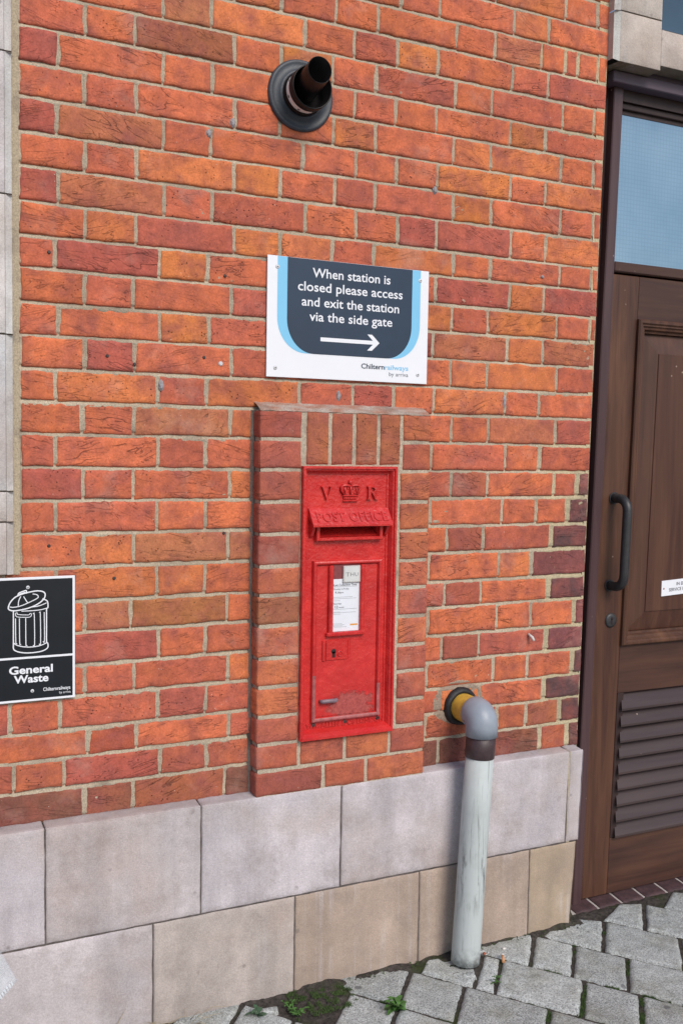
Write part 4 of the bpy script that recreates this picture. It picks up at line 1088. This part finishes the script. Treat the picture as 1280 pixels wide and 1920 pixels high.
ln([(-.1124, -1.3837), (-.1078, -1.3711), (-.0971, -1.3598), (-.0817, -1.3532), (-.0647, -1.3492), (-.0477, -1.3474), (-.0352, -1.35), (-.0305, -1.3557), (-.0327, -1.3654), (-.0431, -1.3755), (-.0602, -1.384), (-.0788, -1.3888), (-.0972, -1.391), (-.1079, -1.3894)], .0028, True)
ln([(-.1094, -1.3816), (-.1002, -1.3828), (-.0849, -1.3804), (-.0664, -1.3733), (-.0483, -1.3646), (-.0461, -1.3598), (-.0502, -1.3557), (-.0586, -1.3543)], .0020)
ln([(-.0904, -1.3801), (-.0895, -1.3689), (-.0848, -1.3585)], .002); ln([(-.0787, -1.3588), (-.0695, -1.3748)], .002)
ln([(-.0910, -1.3572), (-.0894, -1.3512), (-.0802, -1.3471), (-.0725, -1.3456), (-.0731, -1.3526)], .0026); ln([(-.0879, -1.3555), (-.0863, -1.3523), (-.0749, -1.3493)], .0018)
ln([(-.1012, -1.3917), (-.1014, -1.43), (-.1016, -1.4664), (-.1016, -1.4777), (-.0977, -1.4835), (-.0854, -1.4886), (-.0668, -1.491), (-.045, -1.4901), (-.0309, -1.4862), (-.0245, -1.4801), (-.0252, -1.4703), (-.0277, -1.4668), (-.0276, -1.43), (-.0275, -1.3901)], .0026)
ln([(-.0275, -1.3890), (-.0243, -1.387), (-.0249, -1.3746), (-.029, -1.3698), (-.0368, -1.3668)], .0026); ln([(-.0834, -1.3927), (-.0634, -1.3929), (-.0416, -1.3919), (-.0259, -1.3885)], .002); ln([(-.0649, -1.3847), (-.0447, -1.3826), (-.0274, -1.3764)], .002)
ln([(-.1016, -1.4648), (-.0945, -1.4708), (-.0792, -1.4758), (-.0606, -1.4775), (-.0418, -1.4756), (-.0277, -1.4701)], .0022)
ln([(-.0966, -1.3974), (-.0942, -1.405), (-.0789, -1.4072), (-.065, -1.4074), (-.0609, -1.4011), (-.0649, -1.3993), (-.068, -1.4023), (-.0911, -1.4), (-.0927, -1.3961)], .0016, True, 3)
for P in ([(-.0967, -1.4087), (-.0963, -1.4652), (-.0939, -1.4667)], [(-.0881, -1.4090), (-.0877, -1.4674), (-.0853, -1.4689)], [(-.0742, -1.4094), (-.0739, -1.4717), (-.0714, -1.4731)], [(-.0577, -1.4005), (-.0550, -1.4030), (-.0546, -1.4724), (-.0577, -1.4735)], [(-.0437, -1.3985), (-.0416, -1.4010), (-.0412, -1.4701), (-.0443, -1.4712)], [(-.0328, -1.3979), (-.0324, -1.4648), (-.0355, -1.4659)]): ln(P, .0019, n=3)
ic.v = [(x, y, z) for x, y, z in ic.v]
ic.build('dustbin_pictogram', MAT['sign_white'], waste)
for x, z in ((-.0690, -1.3385), (-.0600, -1.5810)):
    s_ = MB(); dome(s_, x, z, .0042, y=WY - .0003, h=.002, seg=16); dome(s_, x, z, .0014, y=WY - .0023, h=.0002, seg=8, m=1); s_.build('screw', [MAT['screw_metal'], MAT['dark_screw']], waste)

note = thing('door_notice', (1.9, DY, -1.475), 'small white emergency notice screwed to the brown door', 'notice')
b_ = MB()
nx0, nx1 = 1.922, 2.122; ny = DY - .002
nzf = lambda x, z: z + (x - nx0) * .05
Q = [(nx0, nzf(nx0, -1.471)), (nx1, nzf(nx1, -1.471)), (nx1, nzf(nx1, -1.421)), (nx0, nzf(nx0, -1.421))]
b_.prism(Q, ny, DY + .0015); b_.build('panel', MAT['sign_white'], note)
b_ = MB(); npf = lambda x, z, d: (x, ny - .0003, nzf(x, z))
add_text(b_, 'IN EMERGENCY', npf, 1.985, None, -1.4405, .0150, .012); add_text(b_, 'SERVICE EXIT', npf, 1.953, None, -1.4580, .0150, .012)
b_.build('lettering', MAT['ink'], note)
b_ = MB(); dome(b_, 1.9315, -1.4465, .0032, y=ny, h=.0014); b_.build('screw', MAT['pebble_red'], note, label='rusty brown screw')

# ---------------------------------------------------------------- boiler flue
flue = thing('flue_terminal', (.600, 0, -.122), 'black balanced flue pipe with round rubber flange high on the wall', 'flue pipe')
fx, fz = .600, -.122
l_ = MB(); l_.lathe([(.050, -.012), (.054, -.020), (.060, -.016), (.066, -.0115), (.078, -.0105), (.0805, -.0120), (.0865, -.0105), (.0885, -.006), (.0885, .002)], fx, fz, 72); l_.build('flange', MAT['flue_flange_rubber'], flue)
l_ = MB(); l_.lathe([(.0525, -.010), (.0540, -.026), (.0520, -.029), (.0515, -.034)], fx, fz, 64); l_.build('seal', MAT['flue_black'], flue)
l_ = MB(); l_.lathe([(.0505, -.020), (.0505, -.0535), (.0500, -.0540)], fx, fz, 64); col_ = l_.build('slotted_collar', MAT['flue_white'], flue)
for a in range(8):
    s_ = MB(); an = math.radians(a * 45 + 22); n_ = 12
    c = [(.0507, an, -.041)]
    idx = [s_.vert((fx + .0509 * math.cos(an + .075 * math.cos(2 * math.pi * k / n_)), -.040 + .0026 * math.sin(2 * math.pi * k / n_), fz + .0509 * math.sin(an + .075 * math.cos(2 * math.pi * k / n_)))) for k in range(n_)]
    s_.face(idx); s_.build('slot', MAT['flue_inside'], col_)
l_ = MB(); l_.lathe([(.0515, -.053), (.0535, -.056), (.0530, -.0785), (.0515, -.0795), (.0495, -.078), (.0490, -.03), (.0, -.03)], fx, fz, 64); l_.build('outer_tube', MAT['flue_black'], flue)
l_ = MB(); A_ = (-.06, .12)
l_.lathe([(.0320, -.03), (.0318, -.085), (.0325, -.088), (.0318, -.0915), (.0316, -.138), (.0312, -.1395), (.0302, -.139), (.0300, -.05), (0, -.05)], fx, fz + .003, 56, 0, True, A_)
l_.build('inner_tube', MAT['flue_black'], flue)

# ---------------------------------------------------------------- waste pipe
pipe = thing('waste_pipe', (1.089, -.112, -2.44), 'weathered white waste pipe with grey elbow and yellow stub from the wall', 'pipe')
ex, ez, ey = 1.122, -1.737, -.112
R_ = .0385
l_ = MB()
l_.lathe([(.0400, -.014), (.0410, -.019), (.0480, -.018), (.0530, -.012), (.0555, -.003), (.0555, .004)], ex - .001, ez, 40)
for v in range(len(l_.v)):
    x, y, z = l_.v[v]; k = 1 + .04 * noise.noise(Vector((x * 60, y * 60, z * 60))); l_.v[v] = (ex + (x - ex) * k, y, ez + (z - ez) * k)
l_.build('rubber_collar', MAT['pipe_rubber'], pipe)
l_ = MB(); l_.tube([(ex, .0, ez), (ex, -.085, ez)], .0395, 36, caps=False); l_.build('yellow_stub', MAT['pipe_yellow'], pipe)
l_ = MB(); er = .0447
bend = [(ex, -.0725, ez), (ex, -.0745, ez)]
cy_ = ey + .026; cz_ = ez - .026
bend += [(ex, cy_ - .026 * math.sin(a), cz_ + .026 * math.cos(a)) for a in [math.pi / 2 * k / 12 for k in range(1, 13)]] + [(ex, ey, cz_ - .030)]
l_.tube(bend, [er - .001, er] + [er] * 12 + [er], 40, caps=True)
l_.build('elbow', MAT['pipe_grey'], pipe)
axis_b, axis_t = Vector((1.087, -.112, -2.446)), Vector((ex, ey, cz_ - .01))
def pax(z): f = (z - axis_b.z) / (axis_t.z - axis_b.z); return tuple(axis_b + (axis_t - axis_b) * f)
l_ = MB(); l_.tube([pax(cz_ - .012), pax(-1.852), pax(-1.853)], [.0408, .0408, .0400], 40); l_.build('brown_coupling', MAT['pipe_brown'], pipe)
l_ = MB(); l_.tube([pax(-1.850), pax(-2.0), pax(-2.2), pax(-2.4), pax(-2.43)], [.0392, .0395, .0398, .0402, .0404], 40); l_.build('white_pipe', MAT['pipe_white'], pipe)

# ---------------------------------------------------------------- ground
gm = MB()
gm.quad((-400, -400, -2.475), (400, -400, -2.475), (400, 400, -2.475), (-400, 400, -2.475)); g_ = gm.build('ground', MAT['asphalt']); g_['kind'] = 'structure'
GZ = -2.440
so = MB(); nx_, ny_ = 330, 190; b0 = 0
sx0, sx1, sy0, sy1 = -.4, 2.3, -1.0, .06
for j in range(ny_ + 1):
    for i in range(nx_ + 1):
        x, y = sx0 + (sx1 - sx0) * i / nx_, sy0 + (sy1 - sy0) * j / ny_
        h = .0022 * noise.noise(Vector((x * 60, y * 60, 1))) + .002 * noise.noise(Vector((x * 150, y * 150, 5)))
        w = max(0, 1 - (-.045 - y) / .040) if x < 1.55 else max(0, 1 - abs(y + .01) / .03) * .25
        h += .021 * w * (.55 + .6 * noise.noise(Vector((x * 14, y * 20, 3)))) * (1 if x > .62 else (.25 if x < .45 else .6))
        d1 = math.hypot((x - .655 - (y + .1) * .3) / .090, (y + .090) / .070); h += .014 * max(0, 1 - d1) ** .8 * (1 + .7 * noise.noise(Vector((x * 35, y * 35, 8))))
        d2 = math.hypot((x - 1.085) / .075, (y + .11) / .075); h += .012 * max(0, 1 - d2) ** .7
        so.vert((x, y, GZ - .0050 + h))
for j in range(ny_):
    for i in range(nx_):
        a = j * (nx_ + 1) + i; so.face((a, a + 1, a + nx_ + 2, a + nx_ + 1), 0, True)
so.quad((-2.6, -2.8, GZ - .0080), (4.2, -2.8, GZ - .0080), (4.2, .06, GZ - .0080), (-2.6, .06, GZ - .0080))
g_ = so.build('bedding_soil', MAT['soil'], origin=(.7, -.3, GZ)); g_['kind'] = 'structure'
# setts laid in slanting rows; measured joints near the camera, regular ones beyond
U_, V_ = Vector((.604, -.797)), Vector((-.655, -.756))
def UV(a, b): return U_ * a + V_ * b
det = U_.x * V_.y - U_.y * V_.x
def toab(x, y): return ((x * V_.y - y * V_.x) / det, (U_.x * y - U_.y * x) / det)
rowpts = [((.501, -.095), (.566, -.187)), ((.73, -.096), (.832, -.241)), ((.94, -.066), (1.157, -.394)), ((1.17, -.088), (1.496, -.518)), ((1.376, -.055), (1.622, -.391)), ((1.604, -.035), (1.757, -.25)), ((1.815, -.02), (1.95, -.20))]
rb = [sum(toab(*p)[1] for p in r) / 2 for r in rowpts]       # decreasing b to the right
perp_m = {0: [(.679, -.160)], 1: [(.891, -.128), (.968, -.272), (1.138, -.420)], 2: [(1.106, -.151), (1.143, -.194), (1.275, -.387), (1.379, -.492)],
          3: [(1.311, -.120), (1.378, -.220), (1.469, -.340)], 4: [(1.554, -.142), (1.690, -.318)], 5: [(1.755, -.095)]}
bounds = list(rb)
while bounds[0] < 3.6: bounds.insert(0, bounds[0] + .172); 
shift = len(bounds) - len(rb)
while bounds[-1] > -3.2: bounds.append(bounds[-1] - .168)
pv = MB()
GREY = (.40, .42, .415)
for i in range(len(bounds) - 1):
    b1, b0_ = bounds[i], bounds[i + 1]
    k = i - shift
    m = sorted(toab(*p)[0] for p in perp_m.get(k, []))
    ps = list(m) if m else [RND.random() * .1]
    while ps[-1] < 4.5: ps.append(ps[-1] + .13 + .09 * RND.random())
    while ps[0] > -4.5: ps.insert(0, ps[0] - .13 - .09 * RND.random())
    for a0, a1 in zip(ps, ps[1:]):
        c = [UV(a0, b0_), UV(a1, b0_), UV(a1, b1), UV(a0, b1)]
        ce = sum(c, Vector((0, 0))) / 4
        if not (-2.4 < ce.x < 4.0 and -2.6 < ce.y < (.03 if ce.x < 1.5 else .06)): continue
        if ce.y > (-.030 if ce.x < 1.5 else .05): continue
        if math.hypot(ce.x - .66, ce.y + .085) < .07: continue      # the lost sett, now soil and moss
        g = .0042
        ins = [c[0] + (U_ - -V_ * -1) * 0, c[1], c[2], c[3]]
        def inset(a, b): return UV(a, b)
        q = [inset(a0 + g, b0_ + g), inset(a1 - g, b0_ + g), inset(a1 - g, b1 - g), inset(a0 + g, b1 - g)]
        q = [Vector((p.x, min(p.y, .003 if p.x > 1.50 else .03))) for p in q]
        if (q[3] - q[0]).length < .014 or (q[2] - q[1]).length < .014 or (q[1] - q[0]).length < .014 or (q[2] - q[3]).length < .014: continue
        hz = GZ + (RND.random() - .5) * .002 + .001
        tl = [(RND.random() - .5) * .0022 for _ in range(4)]
        near = -.3 < ce.x < 2.2 and ce.y > -.75
        tone = .80 + RND.random() * .34
        P = [(p.x, p.y, hz + t_) for p, t_ in zip(q, tl)]
        pv.patch(P[0], P[1], P[2], P[3], (0, 0, 1), h=.0018, dip=.009, b=.0085, step=.008 if near else .05, out=.0036, rough=.0013, tint=tuple(v * tone for v in GREY), seed=RND.random() * 40)
# little chips of sett left beside the pipe
for x, y, r in ((1.062, -.168, .020), (1.035, -.150, .012), (1.165, -.075, .014), (.505, -.105, .022), (.80, -.10, .012)):
    pv.patch((x - r * 1.3, y - r * .4, GZ), (x + r * .9, y - r * .8, GZ), (x + r * 1.3, y + r * .5, GZ), (x - r * .8, y + r * .7, GZ), (0, 0, 1), h=.006, dip=.006, b=.004, step=.005, out=.003, rough=.001, tint=GREY, seed=x * 7)
pav = pv.build('pavement', MAT['sett_stone'], origin=(.7, -.3, GZ), attrs=True); pav['kind'] = 'structure'

# moss and tiny weeds in the joints
ms = MB()
def tuft(x, y, z, r, n):
    for _ in range(n):
        a = RND.random() * 6.283; d = r * math.sqrt(RND.random()); px, py = x + d * math.cos(a), y + d * math.sin(a)
        h = .0025 + RND.random() * .004; w = .0010 + RND.random() * .0009; t_ = RND.random() * 6.283
        b1 = ms.vert((px + w * math.cos(t_), py + w * math.sin(t_), z)); b2 = ms.vert((px - w * math.cos(t_), py - w * math.sin(t_), z)); b3 = ms.vert((px + w * math.sin(t_), py - w * math.cos(t_), z))
        tpv = ms.vert((px + .003 * (RND.random() - .5), py + .003 * (RND.random() - .5), z + h))
        ms.face((b1, b2, tpv)); ms.face((b2, b3, tpv)); ms.face((b3, b1, tpv))
def moss_line(p0, p1, dens, w=.005, z=GZ - .004):
    p0, p1 = Vector(p0), Vector(p1); L = (p1 - p0).length
    for k in range(int(L / .003)):
        p = p0 + (p1 - p0) * (k * .003 / L)
        if noise.noise(Vector((p.x * 30, p.y * 30, 2))) > .55 - dens: tuft(p.x, p.y, z, w, 9)
moss_line((1.340, -.332), (1.215, -.448), .75, .0085); moss_line((1.425, -.446), (1.333, -.545), .75, .0085); moss_line((1.316, -.286), (1.51, -.53), .5); moss_line((1.526, -.282), (1.411, -.397), .45, .006)
moss_line((1.08, -.262), (1.24, -.47), .25); moss_line((1.157, -.399), (1.11, -.45), .7, .007); moss_line((1.25, -.192), (1.33, -.30), .3); moss_line((1.436, -.158), (1.32, -.281), .05); moss_line((1.37, -.056), (1.60, -.37), .1)
moss_line((.70, -.05), (.84, -.25), .1); moss_line((.94, -.07), (1.04, -.21), .0); moss_line((1.609, -.08), (1.5, -.2), .3)
for _ in range(900):
    x, y = .645 + .09 * (RND.random() - .5) * 2, -.10 + .07 * (RND.random() - .5) * 2
    if noise.noise(Vector((x * 40, y * 40, 1))) > .0: tuft(x, y, GZ + .000 + .010 * max(0, 1 - math.hypot((x - .655) / .105, (y + .095) / .085)), .006, 5)
for _ in range(70):
    x = .66 + RND.random() * .86; y = -.047 - RND.random() ** 2 * .03
    tuft(x, y, GZ + .003, .004, 4)
tag(ms.build('moss', MAT['moss_green'], origin=(1.2, -.3, GZ)), 'green moss growing in the joints between the grey setts', 'moss', kind='stuff')

def leaf(mb, base, direc, L, w, droop, lift):
    d = Vector(direc).normalized(); side = d.cross(Vector((0, 0, 1))).normalized(); rows = []
    for k in range(7):
        t_ = k / 6; p = Vector(base) + d * (L * t_) + Vector((0, 0, lift * L * t_ - droop * L * t_ * t_))
        ww = w * math.sin(math.pi * min(.98, .08 + .92 * t_)) ** .8 if k < 6 else .0003
        rows.append([mb.vert(p - side * ww + Vector((0, 0, .25 * ww))), mb.vert(p), mb.vert(p + side * ww + Vector((0, 0, .25 * ww)))])
    for a, b in zip(rows, rows[1:]):
        mb.face((a[0], a[1], b[1], b[0]), 0, True); mb.face((a[1], a[2], b[2], b[1]), 0, True)
def weed(name, loc, n, L, label, mat, tall=.03, seed=1, stems=1, spread=.02):
    r = random.Random(seed); t_ = thing(name, loc, label, 'weed', 'weeds growing between the setts')
    s_ = MB(); lf = MB()
    for q in range(stems):
        an = r.random() * 6.283; top = Vector((loc[0] + spread * (q > 0) * math.cos(an) * (.5 + r.random()), loc[1] + spread * (q > 0) * math.sin(an) * (.5 + r.random()), loc[2] + tall * (.6 + .5 * r.random())))
        b_ = Vector(loc); s_.tube([b_, b_.lerp(top, .6) + Vector((0, 0, .003)), top], [.0017, .0013, .0008], 6)
        for k in range(n):
            a = k * 2.4 + r.random() * 1.1; f = (k + .5) / n
            leaf(lf, b_.lerp(top, f), (math.cos(a), math.sin(a), .1), L * (1.1 - .5 * f) * (.55 + .8 * r.random()), L * (.17 + .08 * r.random()), .3 + .6 * r.random(), .1 + .9 * f * r.random() + .2)
    s_.build('stem', mat, t_); lf.build('leaves', mat, t_); return t_
weed('weed', (.800, -.235, GZ), 8, .030, 'bushy green weed rooted between setts, nearest the bottom edge', MAT['leaf_green'], .036, 3, 5, .022)
weed('weed', (1.108, -.232, GZ), 9, .016, 'tiny green seedling in a joint to the right of the pipe foot', MAT['leaf_green'], .022, 5)
weed('weed', (.470, -.118, GZ), 5, .032, 'dark broad leaved weed beside the chipped sett at the plinth', MAT['leaf_blue_green'], .022, 8, 2, .012)
weed('weed', (.560, -.135, GZ), 7, .014, 'low green sprig growing out of the mossy hollow', MAT['leaf_green'], .015, 12, 6, .035)
gr = MB(); rr = random.Random(4)
for _ in range(46):
    x = .17 + rr.random() * .16; y = -.052 - rr.random() * .05; a = rr.random() * 6.283; L = .03 + rr.random() * .06
    e_ = .004 + rr.random() * .03
    gr.tube([(x, y, GZ), (x + L * .5 * math.cos(a), y + .25 * L * math.sin(a) - .003, GZ + e_), (x + L * math.cos(a), y + .4 * L * math.sin(a) - .004, GZ + e_ * .7)], [.0008, .0007, .0003], 4)
gr.tube([(.115, -.062, GZ), (.128, -.055, GZ + .030), (.150, -.050, GZ + .062)], [.0016, .0013, .0003], 5)
tag(gr.build('dry_grass', MAT['straw'], origin=(.22, -.07, GZ)), 'dry straw coloured grass at the foot of the left plinth', 'dry grass', kind='stuff')
ct = thing('cigarette_butt', (1.195, -.142, GZ), 'orange cigarette butt lying in a joint right of the pipe', 'litter')
s_ = MB(); s_.tube([(1.190, -.150, GZ + .004), (1.201, -.130, GZ + .010)], .0040, 12); s_.build('filter', MAT['butt_paper'], ct)
s_ = MB(); s_.tube([(1.2011, -.1298, GZ + .0101), (1.2035, -.1255, GZ + .0115)], [.0041, .0036], 12); s_.build('burnt_end', MAT['butt_white'], ct)
def pebble(name, loc, r, mat, label):
    s_ = MB(); n_ = 12; rings = []
    for i in range(7):
        th_ = math.pi * i / 6; rings.append([s_.vert(Vector(loc) + Vector((r * 1.2 * math.sin(th_) * math.cos(2 * math.pi * k / n_), r * math.sin(th_) * math.sin(2 * math.pi * k / n_), r * .7 * math.cos(th_))) * (1 + .3 * noise.noise(Vector((i, k * .7, r * 900))))) for k in range(n_)])
    for a, b in zip(rings, rings[1:]):
        for k in range(n_): s_.face((a[k], b[k], b[(k + 1) % n_], a[(k + 1) % n_]), 0, True)
    tag(s_.build(name, mat, origin=loc), label, 'pebble')
pebble('pebble', (1.232, -.091, GZ + .006), .0052, MAT['pebble_white'], 'small white pebble lying on a sett')
pebble('brick_chip', (1.165, -.092, GZ + .006), .0050, MAT['pebble_red'], 'small red brick chip between pipe foot and sett')

# ---------------------------------------------------------------- clear refuse sack, one corner reaching into the view
sack = thing('refuse_sack', (-.30, -.20, -2.44), 'clear plastic refuse sack corner at the bottom left edge', 'plastic sack')
s_ = MB(); n_ = 26
# the sack hangs slack on its side: corner points of its front sheet
A0, A1, A2, A3 = Vector((-.122, -.20, -2.168)), Vector((-.36, -.20, -2.415)), Vector((-.62, -.22, -2.20)), Vector((-.235, -.21, -1.93))
def sheetpt(u, v, side):
    p = (A0 * (1 - u) + A1 * u) * (1 - v) + (A3 * (1 - u) + A2 * u) * v
    e_ = min(u, v, 1 - u, 1 - v); blow = .07 * min(1, e_ * 3.2) ** .7
    w = .010 * noise.noise(p * 14 + Vector((0, side * 5, 0))) + .006 * noise.noise(p * 38)
    return p + Vector((0, side * blow - .02 * side * 0 + w * min(1, e_ * 8), 0))
for side in (-1, 1):
    b0 = len(s_.v)
    for j in range(n_ + 1):
        for i in range(n_ + 1): s_.vert(sheetpt(i / n_, j / n_, side))
    for j in range(n_):
        for i in range(n_):
            a = b0 + j * (n_ + 1) + i; s_.face((a, a + 1, a + n_ + 2, a + n_ + 1), 0, True)
s_.build('film', MAT['clear_plastic'], sack)
s_ = MB()
for i in range(46):
    u0, u1 = .03 + i * .02, .03 + i * .02 + .011
    a, b = A0.lerp(A1, u0), A0.lerp(A1, u1); up_ = (A3 - A0).normalized()
    w = .013 + .004 * noise.noise(Vector((i * .7, 1, 1)))
    s_.quad(a + up_ * .002 + Vector((0, -.003, 0)), b + up_ * .002 + Vector((0, -.003, 0)), b + up_ * w + Vector((0, -.005, 0)), a + up_ * w + Vector((0, -.004, 0)))
s_.build('sealed_edge', MAT['sealed_plastic'], sack)
